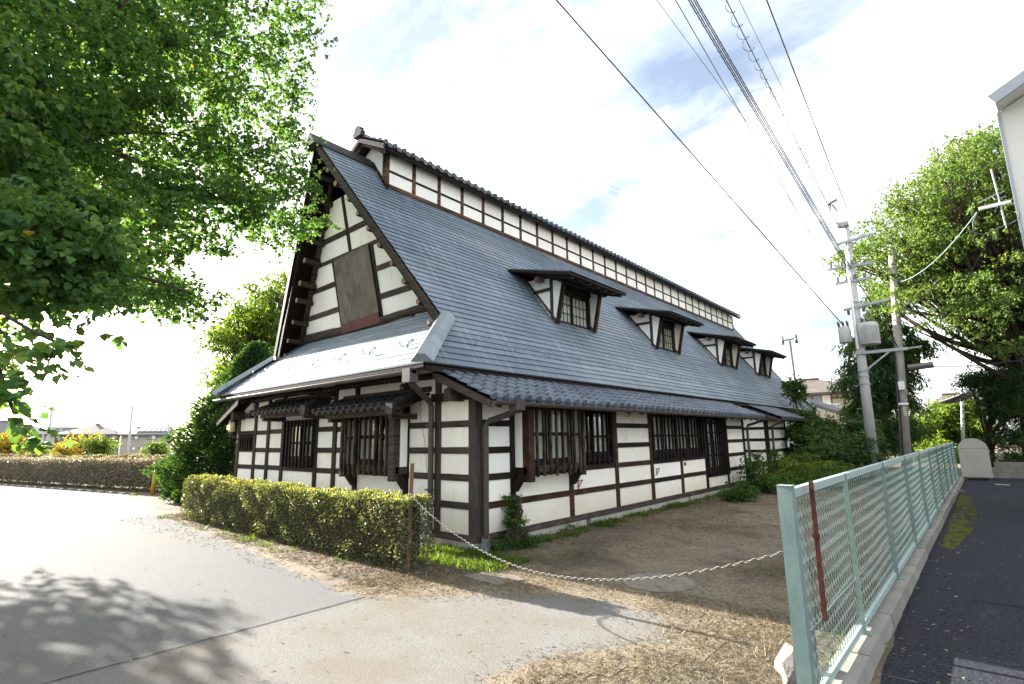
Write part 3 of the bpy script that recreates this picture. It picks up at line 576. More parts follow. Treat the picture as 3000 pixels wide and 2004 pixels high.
# ---- pantiles
def tile_mesh(name, w, l, m, eave=False, th=.022):
    """local frame: x across, y up-slope, z outward; overlaps built in"""
    prof = [(0.0, .012), (.10, .045), (.22, .060), (.34, .045), (.44, .018), (.62, .0), (.82, .002), (1.02, .014)]
    mb = MB(); k = len(prof); L = l*1.18
    for y_, dz in ((0, .03), (L, .0)):
        for a, h_ in prof: mb.v.append((a*w, y_, h_*w/.28+dz))
    for a, h_ in prof: mb.v.append((a*w, 0.0, h_*w/.28+.03-th))
    for i in range(k-1):
        mb.f.append((i, i+1, k+i+1, k+i)); mb.f.append((2*k+i, 2*k+i+1, i+1, i))
    if eave:            # round pendant end and drooping lip
        c = (.22*w, -.004, .03+.012*w/.28); r = .058*w/.28; o = len(mb.v); q = 10
        for yy in (-.012, .03):
            for j in range(q): t = 2*math.pi*j/q; mb.v.append((c[0]+r*math.cos(t), yy, c[2]+r*math.sin(t)))
        mb.f.append(tuple(o+j for j in range(q-1, -1, -1))); mb.f += [(o+j, o+(j+1) % q, o+q+(j+1) % q, o+q+j) for j in range(q)]
        o = len(mb.v); mb.v += [(.42*w, -.006, .03), (1.0*w, -.006, .03), (.96*w, -.012, -.035), (.72*w, -.012, -.05), (.48*w, -.012, -.035)]
        mb.f.append((o, o+4, o+3, o+2, o+1))
    return mesh(name, mb, m, False)
def slope_frame(o, across, up):
    x = Vector(across).normalized(); y_ = Vector(up).normalized(); z = x.cross(y_); o = Vector(o)
    return Matrix(((x.x, y_.x, z.x, o.x), (x.y, y_.y, z.y, o.y), (x.z, y_.z, z.z, o.z), (0, 0, 0, 1)))
def tiled(parent, origin, across, up, ncol, nrow, w, l, m, name='tile', joined=False, flip=False):
    te, tb = tile_mesh('eave_tile', w, l, m, True), tile_mesh('tile', w, l, m)
    A, U = Vector(across).normalized(), Vector(up).normalized(); acc = MB()
    for c in range(ncol):
        for r in range(nrow):
            Mx = slope_frame(Vector(origin)+A*(c*w)+U*(r*l), A, U) @ Matrix.Translation((0, 0, jit(.004))) @ Matrix.Rotation(jit(.012), 4, 'Z')
            me = te if r == 0 else tb
            if joined:
                acc.add([Mx @ v.co for v in me.vertices], [tuple(p.vertices) for p in me.polygons])
            else: link(name, me, parent, Mx)
    if joined: return stuff(obj('tiles', acc, m, parent))
# right lean-to roof, facing +X : across runs along +Y, up-slope runs to -X
EXT, EZT, SLT = .68, 2.38, .43
up = Vector((-1, 0, SLT)).normalized()
def lean_deck(ya, yb, s):
    fx_ = (lambda x: x) if s > 0 else (lambda x: 2*HX-x)
    p = [(fx_(EXT-.05), ya, EZT-.06), (fx_(-.95), ya, EZT+SLT*1.6-.06), (fx_(-.95), ya, EZT+SLT*1.6-.02), (fx_(EXT-.03), ya, EZT-.015)]
    d = obj('lean_to_roof', MB().prism(p, (0, yb-ya, 0)), MT['wood'], house)
    for yy in (ya-.02, yb-.02):
        obj('verge_board', MB().prism([(fx_(EXT-.02), yy, EZT-.14), (fx_(EXT-.02), yy, EZT-.03), (fx_(-.7), yy, EZT+SLT*1.35-.04), (fx_(-.7), yy, EZT+SLT*1.35-.17)], (0, .04, 0)), MT['wood_grey'], d)
    n = int((yb-ya)/.6)
    for i in range(n):
        yy = ya+.3+i*.6; mb = MB(); mb.bar((fx_(EXT-.08), yy, EZT-.10), (fx_(-.9), yy, EZT+SLT*1.55-.10), .06, .07); obj('rafter', mb, MT['wood'], d)
    return d
dk = lean_deck(-.33, 13.72, 1)
tiled(dk, (EXT, -.35, EZT), (0, 1, 0), up, 50, 6, .2815, .265, MT['tile'])
dk2 = lean_deck(15.9, 19.6, 1)
tiled(dk2, (EXT, 15.88, EZT+.03), (0, 1, 0), up, 13, 6, .2815, .265, MT['tile'], joined=True)
dkl = lean_deck(-.33, 13.7, -1)
tiled(dkl, (2*HX-EXT, 5.3, EZT), (0, -1, 0), Vector((1, 0, SLT)).normalized(), 20, 6, .2815, .265, MT['tile'], joined=True)
# second lean-to (behind the first): end wall faces the camera
for z0, z1 in ((.25, .62), (.74, 1.08), (1.20, 1.52), (1.64, 1.97), (2.09, 2.5)):
    pbox('plaster_panel', MT['plaster2'], house, -.9, -.06, 16.3, 16.35, z0-.02, z1+.02); pbox('plaster_panel', MT['plaster'], house, -.05, 0, 16.45, 18.9, z0-.02, z1+.02)
for z0, z1 in RAILS:
    pbox('rail', WD, house, -.9, -.06, 16.28, 16.34, z0, z1); pbox('rail', WD, house, -.05, .018, 16.45, 18.9, z0, z1)
pbox('corner_post', WD, house, -.1, .03, 16.27, 16.42, .1, 2.55); pbox('corner_post', WD, house, -.1, .03, 18.85, 18.98, .1, 2.55)
pbox('plaster_panel', MT['plaster2'], house, -.9, 0, 16.3, 16.35, 2.5, 2.6); pbox('foundation', MT['found'], house, -.9, .02, 16.26, 19, -.05, .2)
# end wall of the first lean-to
pbox('plaster_panel', MT['plaster'], house, -.9, -.1, 13.36, 13.42, .1, 2.6)

# ---- gutters, downpipes
def gutter(a, b, outv, parent=house, r=.055):
    a = Vector(a); b = Vector(b); o_ = Vector(outv); mb = MB(); n = 7; sect = []
    for i in range(n): t = math.pi+math.pi*i/(n-1); sect.append(o_*(r*math.cos(t))+Vector((0, 0, r*1.15*math.sin(t))))
    for p in (a, b): mb.v += [tuple(p+s) for s in sect]
    mb.v += [tuple(a+s*.9+Vector((0, 0, .006))) for s in sect]+[tuple(b+s*.9+Vector((0, 0, .006))) for s in sect]
    for i in range(n-1): mb.f += [(i, i+1, n+i+1, n+i), (2*n+i, 3*n+i, 3*n+i+1, 2*n+i+1)]
    mb.f += [(0, n, 3*n, 2*n), (n-1, 3*n-1, 4*n-1, 2*n-1)]
    mb.f += [tuple(range(n-1, -1, -1)), tuple(range(n, 2*n))]
    gt = obj('gutter', mb, MT['gutter'], parent)
    return gt
def hook(p, outv, gt):
    o_ = Vector(outv); mb = MB(); p = Vector(p); mb.tube([p+o_*(.05*math.cos(t))+Vector((0, 0, -.045+.06*math.sin(t))) for t in [math.pi+i*math.pi/6 for i in range(7)]], .005, 5); obj('gutter_hook', mb, MT['gutter'], gt)
g1 = gutter((EXT+.055, -.33, EZT-.045), (EXT+.055, 13.7, EZT-.045), (1, 0, 0))
for i in range(12): hook((EXT+.04, .3+i*1.17, EZT-.10), (1, 0, 0), g1)
g2 = gutter((2*HX-EX-.1, -.81, 2.90), (-.62, -.81, 2.90), (0, -1, 0))
for i in range(8): hook((-8.4+i*1.0, -.79, 2.83), (0, -1, 0), g2)
gutter((EXT+.055, 15.9, EZT-.02), (EXT+.055, 19.6, EZT-.02), (1, 0, 0))
def pipe(pts, w, m=MT['gutter'], name='downpipe'):
    mb = MB(); mb.tube(pts, w, 8); return obj(name, mb, m, house, False)
mb = MB().box(-.82, -.62, -.90, -.72, 2.70, 2.93); obj('gutter_box', mb, MT['gutter'], house)
mb = MB().box(EXT-.04, EXT+.14, -.12, .30, EZT-.20, EZT-.03)
mb = MB(); mb.prism([(EXT-.035, .12, EZT-.02), (EXT+.125, .12, EZT-.02), (EXT+.115, .12, EZT-.17), (EXT-.01, .12, EZT-.22), (EXT-.03, .12, EZT-.17)], (0, .22, 0)); obj('gutter_box', mb, MT['gutter'], house)
pipe([(-.72, -.81, 2.74), (-.74, -.78, 2.70), (-.98, -.16, 2.42), (-1.0, -.11, 2.34), (-1.0, -.105, .2)], .052)
pipe([(EXT+.04, .23, 2.22), (EXT-.1, .23, 2.16), (.18, .16, 2.06), (.12, .12, 2.0), (.115, .115, .2)], .052)
pipe([(EXT+.04, 13.55, 2.28), (.15, 13.5, 2.1), (.12, 13.5, 2.0), (.12, 13.5, .2)], .045); pipe([(EXT+.04, 16.3, 2.3), (.15, 16.5, 2.1), (.12, 16.5, .2)], .045)
for p, q in (((-1.0, -.11, .2), (-1.02, -.42, .03)), ((.12, .10, .2), (.34, -.12, .03))):
    mb = MB(); mb.bar(p, q, .12, .015); P_ = Vector(p); Q_ = Vector(q); sd_ = (Q_-P_).cross(Vector((0, 0, 1))).normalized()
    for s in (-1, 1): mb.bar(P_+sd_*.055*s+Vector((0, 0, .03)), Q_+sd_*.055*s+Vector((0, 0, .03)), .008, .06)
    obj('downpipe_shoe', mb, MT['galv'], house)
for zz_ in (2.0, .9): 
    mb = MB(); mb.box(-1.075, -.925, -.175, -.02, zz_, zz_+.025); obj('pipe_clip', mb, MT['gutter'], house)

# ---- small tiled canopies over the gable windows: canopy > tile, purlin, verge_board
def canopy(a0, a1, zlow, ztop, dpt):
    p = [(a0+.05, -dpt+.02, zlow-.05), (a0+.05, .0, ztop-.05), (a0+.05, .0, ztop-.01), (a0+.05, -dpt+.02, zlow-.015)]
    c = obj('canopy', MB().prism(p, (a1-a0-.1, 0, 0)), MT['wood'], house)
    uv = Vector((0, dpt, ztop-zlow)); w = .232; n = int((a1-a0-.35)/w)
    te = tile_mesh('canopy_eave_tile', w, .25, MT['tile_old'], True, .028); tb = tile_mesh('canopy_tile', w, .25, MT['tile_old'], False, .028)
    rows = int(uv.length/.25)+1
    for cc in range(n):
        for r in range(rows):
            Mx = slope_frame(Vector((a0+cc*w, -dpt, zlow))+uv.normalized()*(r*.25), (1, 0, 0), uv) @ Matrix.Rotation(jit(.02), 4, 'Z'); link('tile', te if r == 0 else tb, c, Mx)
    # verge tiles folded down on the right end
    mb = MB(); x = a0+n*w
    for r in range(rows):
        q = Vector((x, -dpt-.01, zlow))+uv.normalized()*(r*.25); e = uv.normalized()*.28
        mb.hexa([q+Vector((0, 0, -.1+r*.006)), q+Vector((.2, 0, -.13)), q+e+Vector((.2, 0, -.14)), q+e+Vector((0, 0, -.1)), q+Vector((0, 0, .085)), q+Vector((.21, 0, .06)), q+e+Vector((.21, 0, .05)), q+e+Vector((0, 0, .07))])
    obj('verge_tiles', mb, MT['tile_old'], c)
    mb = MB(); mb.tube([(a0+.15, -.03, ztop+.05), (a1, -.03, ztop+.05)], .05, 8); obj('ridge_roll', mb, MT['tile_old'], c)
    mb = MB(); mb.box(a0+.3, a1-.25, -dpt+.12, -dpt+.22, zlow-.13, zlow-.04); obj('purlin', mb, MT['wood_grey'], c)
    for x in (a0+.45, a1-.5): obj('bracket', MB().box(x, x+.1, -dpt+.1, 0, zlow-.2, zlow-.1), MT['wood_grey'], c)
canopy(-4.12, -1.12, 2.34, 2.62, .68)
canopy(-7.35, -4.42, 2.47, 2.74, .60)

# ---- main roof: underside deck, lapped slate courses, hip caps
deck = MB()
for s in (1, -1):
    zs = [EZ, 4.013, RZ]; o_ = .055
    ring = []
    for z in zs: ring.append((rx(z, s)-s*RN.x*o_, y0(z)+.02, z-RN.z*o_))
    for z in zs[::-1]: ring.append((rx(z, s)-s*RN.x*o_, FAR-y0(z)-.02, z-RN.z*o_))
    n_ = len(ring); vtop = [(x+s*RN.x*.045, yq, zq+RN.z*.045) for x, yq, zq in ring]
    deck.add(ring+vtop, [tuple(range(n_)) if s < 0 else tuple(range(n_-1, -1, -1)), tuple(range(n_, 2*n_)) if s > 0 else tuple(range(2*n_-1, n_-1, -1))]+[(i, (i+1) % n_, n_+(i+1) % n_, n_+i) for i in range(n_)])
roof = obj('main_roof', deck, MT['soffit'], house)
NC = 46; dz = (RZ-EZ)/NC
def course(z0, z1, s):
    mb = MB(); ny = 28; lift = .028; ya0, ya1 = y0(z0), y0(z1)
    zb = z1+.02
    lo = []; up_ = []
    for i in range(ny+1):
        t = i/ny; ylo = ya0+(FAR-2*ya0)*t; yhi = ya1+(FAR-2*ya1)*t
        wv = .004*math.sin(ylo*1.3+z0*7)+jit(.003); ln = lift+jit(.003)
        b0 = Vector((rx(z0, s), ylo, z0+wv)); b1 = Vector((rx(zb, s), yhi, zb+wv)); nn = Vector((RN.x*s, 0, RN.z))
        o = len(mb.v); mb.v += [tuple(b0-nn*.006), tuple(b0+nn*ln), tuple(b1+nn*.004)]
        if i:
            p = o-3
            q = [(p, o, o+1, p+1), (p+1, o+1, o+2, p+2)]
            mb.f += q if s > 0 else [tuple(reversed(k)) for k in q]
    return obj('slate_course', mb, MT['slate'], roof)
for i in range(NC): course(EZ+i*dz, EZ+(i+1)*dz, 1)
for i in range(NC): course(EZ+i*dz, EZ+(i+1)*dz, -1)
# ridge cap of the main planes
mb = MB(); mb.prism([(HX-.25, -.80, RZ-.27), (HX-.22, -.80, RZ-.2), (HX, -.80, RZ+.075), (HX+.22, -.80, RZ-.2), (HX+.25, -.80, RZ-.27)], (0, FAR+1.6, 0)); obj('ridge_cap', mb, MT['tile_old'], roof)
# eave fascia under the right eave
mb = MB(); mb.box(EX-.05, EX-.012, -.7, FAR+.7, EZ-.13, EZ-.035); obj('fascia', mb, MT['wood'], roof)
# skirt roof on the gable ends
ZT = EZ+SK*(.96+.75)
def skirt(front):
    def Y_(y_): return y_ if front else FAR-y_
    def xs(z): k = (z-EZ)/SL; return 2*HX-EX+k, EX-k
    ring = []
    for z in (EZ, ZT):
        a, b = xs(z); ring += [(a, Y_(-.75+(z-EZ)/SK), z-.08), (b, Y_(-.75+(z-EZ)/SK), z-.08)]
    ring = [ring[0], ring[1], ring[3], ring[2]]; sk = obj('skirt_roof', MB().prism(ring, (0, 0, .05)), MT['soffit'], house)
    n = 13; d = (ZT-EZ)/n
    for i in range(n):
        z0 = EZ+i*d; z1 = z0+d+.015; mb = MB(); nx = 12; a0, b0 = xs(z0); a1, b1 = xs(z1)
        for j in range(nx+1):
            t = j/nx; wv = jit(.003)
            p0 = Vector((a0+(b0-a0)*t, Y_(-.75+(z0-EZ)/SK), z0+wv)); p1 = Vector((a1+(b1-a1)*t, Y_(-.75+(z1-EZ)/SK), z1+wv))
            o = len(mb.v); mb.v += [tuple(p0+Vector((0, 0, -.01))), tuple(p0+Vector((0, 0, .024))), tuple(p1+Vector((0, 0, .004)))]
            if j:
                p = o-3; q = [(p, o, o+1, p+1), (p+1, o+1, o+2, p+2)]; mb.f += q if front else [tuple(reversed(k)) for k in q]
        obj('slate_course', mb, MT['slate'], sk)
    mb = MB(); a, b = xs(EZ); q = Y_(-.72); mb.box(a+.05, b-.05, min(q, q+.03), max(q, q+.03), EZ-.14, EZ-.03); obj('fascia', mb, MT['wood_grey'], sk)
    # hip caps
    for s in (1, -1):
        f = (lambda x: x) if s > 0 else (lambda x: 2*HX-x)
        A = Vector((f(EX+.05), Y_(-.83), EZ+.02)); B = Vector((f(rx(4.06)), Y_(.40), 4.09)); dirv = (B-A).normalized()
        sidev = dirv.cross(Vector((0, 0, 1))).normalized(); upv = sidev.cross(dirv)
        if upv.z < 0: upv = -upv
        segs = 5
        for k in range(segs):
            p = A+(B-A)*(k/segs); q = A+(B-A)*((k+1)/segs)*1.0+dirv*.02; h_ = .10+.004*(segs-k); w_ = .15
            sec = [(-w_-.05, -.03), (-w_, .03), (-.07, h_), (.07, h_), (w_, .03), (w_+.05, -.03)]
            m_ = MB(); poly = [p+sidev*a_+upv*b_ for a_, b_ in sec]; m_.prism(poly, q-p); obj('hip_cap', m_, MT['slate_cap'], sk)
    return sk
skF = skirt(True); skB = skirt(False)
# snow hooks on the roof
def snow_hook(p, along, upv, nrm, parent, r=.085):
    mb = MB(); p = Vector(p); a = Vector(along); u_ = Vector(upv); n_ = Vector(nrm); pts = [p+u_*.22+n_*.02, p+n_*.025]
    for i in range(8): t = -math.pi/2+math.pi*i/7*.95; pts.append(p+n_*(.02+r+r*math.sin(t))-u_*(r*math.cos(t)))
    mb.tube(pts, .008, 5); obj('snow_hook', mb, MT['galv'], parent, True)
ur = Vector((-1, 0, SL)).normalized()
for i in range(23):
    snow_hook((rx(3.56), .72+i*1.165, 3.56), (0, 1, 0), ur, RN, roof)
us = Vector((0, 1, SK)).normalized(); ns = Vector((0, -SK, 1)).normalized()
for x in (-7.9, -7.2, -6.29, -5.11, -3.95, -2.84, -1.62): snow_hook((x, -.22, EZ+SK*.53), (1, 0, 0), us, ns, skF)

# ---- gable triangle: leaning plaster wall, rails, posts, boards, logs, barge boards
def gp(x, z, d=0): return Vector((x, ygw(z)-d, z))
def gpoly(name, pts, d0, d1, m): return obj(name, MB().prism([gp(x, z, d0) for x, z in pts], (0, -(d1-d0), 0)), m, house)
def inx(z, pad=.30): return rx(z, 1)-pad, rx(z, -1)+pad        # inner limits of the triangle
rl = [(4.30, 4.44), (4.44, 4.64), (5.00, 5.13), (5.65, 5.77), (6.27, 6.36), (6.77, 6.90)]
lv = [4.36]+[r for p in rl[1:] for r in p]+[7.75]
panels = [(4.36, 4.46), (4.62, 5.02), (5.12, 5.66), (5.76, 6.28), (6.35, 6.78), (6.89, 7.70)]
splits = [HX-.8, HX+.8]
for z0, z1 in panels:
    xr0, xl0 = inx(z0); xr1, xl1 = inx(z1)
    if z1 <= 6.3 and z0 > 4.5:
        gpoly('plaster_panel', [(xl0, z0), (HX-.83, z0), (HX-.83, z1), (xl1, z1)], -.05, 0, MT['plaster'])
        gpoly('plaster_panel', [(HX+.86, z0), (xr0, z0), (xr1, z1), (HX+.86, z1)], -.05, 0, MT['plaster2'])
    elif z0 < 4.5:
        for k in range(6):
            a = xl0+(xr0-xl0)*k/6; b = xl0+(xr0-xl0)*(k+1)/6; gpoly('plaster_panel', [(a, z0), (b, z0), (b, z1+.1), (a, z1+.1)], -.05, 0, MT['plaster2'])
            if k: gpoly('post', [(a-.05, z0), (a+.05, z0), (a+.05, z1), (a-.05, z1)], -.04, .022, MT['wood_grey'])
    else:
        gpoly('plaster_panel', [(xl0, z0), (HX, z0), (HX, z1), (min(xl1, HX-.01), z1)], -.05, 0, MT['plaster'])
        gpoly('plaster_panel', [(HX, z0), (xr0, z0), (max(xr1, HX+.01), z1), (HX, z1)], -.05, 0, MT['plaster'])
for i, (z0, z1) in enumerate(rl[1:]):
    xr, xl = inx(z0, .22)
    if i == 0:          # big crooked bottom beam
        mb = MB(); n = 26; prev = None
        for k in range(n+1):
            t = k/n; x = xl+(xr-xl)*t; zc = 4.54+.015*math.sin(9*t)-.02*math.sin(math.pi*t)+jit(.006); hh = .19+.03*math.sin(5*t+1)
            q = [gp(x, zc-hh/2, -.03), gp(x, zc-hh/2, .06), gp(x, zc+hh/2, .06), gp(x, zc+hh/2, -.03)]; o = len(mb.v); mb.v += [tuple(v) for v in q]
            if prev is not None: mb.f += [(prev+j, prev+(j+1) % 4, o+(j+1) % 4, o+j) for j in range(4)]
            prev = o
        obj('gable_beam', mb, MT['wood_grey'], house, True)
    elif z0 < 6.2:
        gpoly('rail', [(xl, z0), (HX-.82, z0+.02), (HX-.82, z1+.02), (xl, z1)], -.04, .02, MT['wood_grey']); gpoly('rail', [(HX+.84, z0), (xr, z0), (xr, z1), (HX+.84, z1)], -.04, .02, MT['wood_grey'])
    else: gpoly('rail', [(xl, z0), (xr, z0), (xr, z1), (xl, z1)], -.04, .018, MT['wood_grey'])
gpoly('post', [(HX-.05, 6.36), (HX+.06, 6.36), (HX+.05, 7.7), (HX-.05, 7.7)], -.04, .024, MT['wood'])
for x in (HX+.88, HX-.80): gpoly('post', [(x-.055, 4.5), (x+.055, 4.5), (x+.055, 6.3), (x-.055, 6.3)], -.04, .026, MT['wood'])
gpoly('cover_board', [(HX-.77, 4.64), (HX+.02, 4.68), (HX+.015, 6.30), (HX-.73, 6.26)], .028, .05, MT['board'])
gpoly('cover_board', [(HX+.035, 4.69), (HX+.84, 4.72), (HX+.80, 6.32), (HX+.03, 6.30)], .03, .054, MT['board'])
gpoly('red_plate', [(HX-.78, 4.45), (HX+.84, 4.47), (HX+.84, 4.72), (HX-.78, 4.67)], .056, .062, MT['red'])
mb = MB(); mb.tube([gp(-4.72, 5.35, .09), gp(-5.0, 5.15, .14), gp(-5.12, 4.75, .12), gp(-5.25, 4.46, .1)], [.006, .014, .012, .007], 6); obj('rope', mb, MT['log_end'], house, True)
# rafter poles hugging the wall edge, soffit side boards
for s in (1, -1):
    f = (lambda x: x) if s > 0 else (lambda x: 2*HX-x)
    z0, z1 = 4.15, 8.2
    a = Vector((f(rx(z0)-.36), ygw(z0)-.06, z0)); b = Vector((f(rx(z1)-.3), ygw(z1)-.06, z1)); mb = MB(); mb.tube([a, a.lerp(b, .5)+Vector((jit(.02), 0, 0)), b], .065, 8); obj('rafter_pole', mb, MT['log'], house, True)
    for k in range(11):
        c = a.lerp(b, .06+k*.085); mb = MB(); mb.tube([c-Vector((0, .0, .04)), c+Vector((0, 0, .05))], .082, 8); mb.tube([c+Vector((0, 0, .07)), c+Vector((.01, 0, .1))], .08, 8); obj('rope_lashing', mb, MT['wood'], house)
    # purlin logs
    for z in [4.12, 4.53, 5.05, 5.47, 5.94, 6.40, 6.82, 7.24, 7.70, 8.12] if s > 0 else [4.10, 4.47, 4.95, 5.47, 5.84, 6.37, 6.81, 7.17, 7.65, 8.10]:
        x = f(rx(z)-.41+jit(.02)); r = .070+jit(.01); ye = y0(z)+.10+jit(.03); zj = z+jit(.02)
        mb = MB(); mb.tube([(x, ygw(z)+.25, zj), (x+jit(.01), (ygw(z)+ye)/2, zj+jit(.012)), (x, ye, zj)], [r, r*.97, r*1.02], 10, False)
        lg = obj('purlin_log', mb, MT['log'], house, True)
        mb = MB(); mb.tube([(x, ye+.004, zj), (x, ye-.004, zj)], r*.99, 10); obj('log_end', mb, MT['log_end'], lg)
    # barge board in two layers
    def bp(z, d, off, dy=0): return Vector((f(rx(z)-RN.x*d), y0(z)+off+dy, z-RN.z*d))
    for (d0, d1, off, th, m_) in ((.02, .15, -.02, .05, MT['wood_grey'] if s > 0 else MT['wood']), (.13, .22, .05, .06, MT['wood'])):
        mb = MB(); zl, zh = 3.98, RZ-.02
        mb.hexa([bp(zl, d1, off), bp(zl, d1, off+th), bp(zl, d0, off+th), bp(zl, d0, off), bp(zh, d1, off), bp(zh, d1, off+th), bp(zh, d0, off+th), bp(zh, d0, off)])
        obj('barge_board', mb, m_, house)
    mb = MB(); z = 4.02; c = Vector((f(rx(z)-.30), y0(z)+.02, z)); mb.tube([c-Vector((0, .14, .02)), c+Vector((0, .2, .02))], .08, 12); obj('log_end', mb, MT['ins'], house, True)

# ---- clerestory (raised ridge) with tiles: part monitor > post, rail, panel, eave_tile
MXW = -4.05; MY0, MY1 = .90, 26.1
mon = obj('clerestory', MB().box(HX-.66, HX+.66, MY0+.1, MY1-.1, 7.9, 9.0), MT['plaster'], house)
nb = 29; st = (MY1-MY0)/nb
for s in (1, -1):
    f = (lambda x: x) if s > 0 else (lambda x: 2*HX-x)
    def sb(name, m, d0, d1, a0, a1, z0, z1):
        x0_, x1_ = sorted((f(MXW+d0), f(MXW+d1))); return pbox(name, m, mon, x0_, x1_, a0, a1, z0, z1)
    sb('sill_rail', MT['wood_orange'], -.05, .03, MY0-.02, MY1+.02, 7.99, 8.09); 
    if s > 0:
        for i in range(nb+1): sb('post', MT['wood_orange'], -.05, .022+jit(.003), MY0+i*st-.05, MY0+i*st+.05, 8.09, 8.92)
        for i in range(nb):
            sb('plaster_panel', MT['plaster2'], -.05, jit(.002), MY0+i*st+.04, MY0+(i+1)*st-.04, 8.08, 8.42); sb('plaster_panel', MT['plaster2'], -.05, jit(.002), MY0+i*st+.04, MY0+(i+1)*st-.04, 8.47, 8.92)
            sb('rail', MT['wood'], -.04, .015, MY0+i*st+.05, MY0+(i+1)*st-.05, 8.42, 8.48)
# front end wall of the clerestory
obj('end_panel', MB().prism([(MXW-.06, MY0, 8.0), (MXW-.06, MY0, 8.95), (HX, MY0, 9.3), (2*HX-MXW+.06, MY0, 8.95), (2*HX-MXW+.06, MY0, 8.0)], (0, .06, 0)), MT['plaster2'], mon)
pbox('corner_post', MT['wood_orange'], mon, MXW-.1, MXW+.03, MY0-.045, MY0+.08, 8.0, 8.93)
# clerestory roof
MEX, MEZ, MSL = -3.68, 8.90, .55
MRZ = MEZ+MSL*(MEX-HX); YA, YB = .56, 26.7
for s in (1, -1):
    f = (lambda x: x) if s > 0 else (lambda x: 2*HX-x)
    p = [(f(MEX-.05), YA, MEZ-.06), (HX, YA, MRZ-.06), (HX, YA, MRZ-.01), (f(MEX-.03), YA, MEZ-.02)]
    obj('clerestory_roof', MB().prism(p, (0, YB-YA, 0)), MT['wood'], mon)
    uv = Vector((-s, 0, MSL)).normalized(); w = .28; nt_ = int((YB-YA)/w)
    te = tile_mesh('clerestory_eave_tile', w, .27, MT['tile'], True)
    if s > 0:
        for c in range(nt_): link('eave_tile', te, mon, slope_frame(Vector((f(MEX), YA-.02+c*w, MEZ)), (0, 1, 0), uv) @ Matrix.Translation((0, 0, jit(.004))))
        tiled(mon, Vector((f(MEX), YA-.02, MEZ))+uv*.27, (0, 1, 0), uv, nt_, 3, w, .27, MT['tile'], joined=True)
    else:
        tiled(mon, (f(MEX), YB, MEZ), (0, -1, 0), uv, nt_, 4, w, .27, MT['tile'], joined=True)
    for d_ in (.0, .1):
        mb = MB(); yy = YA-.03+d_*.8; mb.hexa([(f(MEX+.02-d_), yy, MEZ-.16-d_*.6), (f(MEX+.02-d_), yy+.045, MEZ-.16-d_*.6), (HX, yy+.045, MRZ-.16-d_*.6), (HX, yy, MRZ-.16-d_*.6), (f(MEX+.02-d_), yy, MEZ-.04-d_*.3), (f(MEX+.02-d_), yy+.045, MEZ-.04-d_*.3), (HX, yy+.045, MRZ-.04-d_*.3), (HX, yy, MRZ-.04-d_*.3)]); obj('verge_board', mb, MT['wood_grey'], mon)
    x0_, x1_ = sorted((f(MXW-.08), f(MXW+.06))); pbox('purlin', MT['wood_grey'], mon, x0_, x1_, YA+.06, MY0+.3, 8.90, 9.0)
    x0_, x1_ = sorted((f(MEX-.16), f(MEX-.07))); pbox('purlin', MT['wood'], mon, x0_, x1_, YA+.06, YB-.1, 8.80, 8.88)
    for i in range(30 if s > 0 else 0):
        yy = MY0+i*st; mb = MB(); mb.bar((f(MXW), yy, 9.0), (f(MEX-.05), yy, 8.85), .06, .06); obj('rafter', mb, MT['wood'], mon)
for s in (1, -1):
    f = (lambda x: x) if s > 0 else (lambda x: 2*HX-x)
    mb = MB(); mb.bar((f(MXW-.02), MY0-.02, 8.66), (f(MXW+.2), YA+.14, 8.86), .07, .08); obj('strut', mb, MT['wood'], mon)
mb = MB(); mb.tube([(HX, YA-.03, MRZ+.07), (HX, YB, MRZ+.07)], .08, 10); obj('ridge_roll', mb, MT['tile'], mon)
mb = MB(); mb.box(HX-.12, HX+.12, YA-.02, YB-.02, MRZ-.02, MRZ+.05); obj('ridge_base', mb, MT['tile'], mon)
mb = MB(); c = Vector((HX, YA-.10, MRZ+.12)); mb.prism([c+Vector((x, 0, z)) for x, z in ((-.16, -.14), (.16, -.14), (.2, -.03), (.12, .03), (.13, .09), (.06, .14), (0, .17), (-.06, .14), (-.13, .09), (-.12, .03), (-.2, -.03))], (0, .12, 0)); obj('ridge_ornament', mb, MT['tile_old'], mon)
# dark flashing strip at the foot of the clerestory end
mb = MB(); mb.prism([(MXW+.12, MY0-.05, 7.86), (MXW-.55, MY0-.05, 8.80), (MXW-.55, MY0-.05, 8.86), (MXW+.12, MY0-.05, 7.95)], (0, .05, 0)); obj('flashing', mb, MT['wood'], mon)

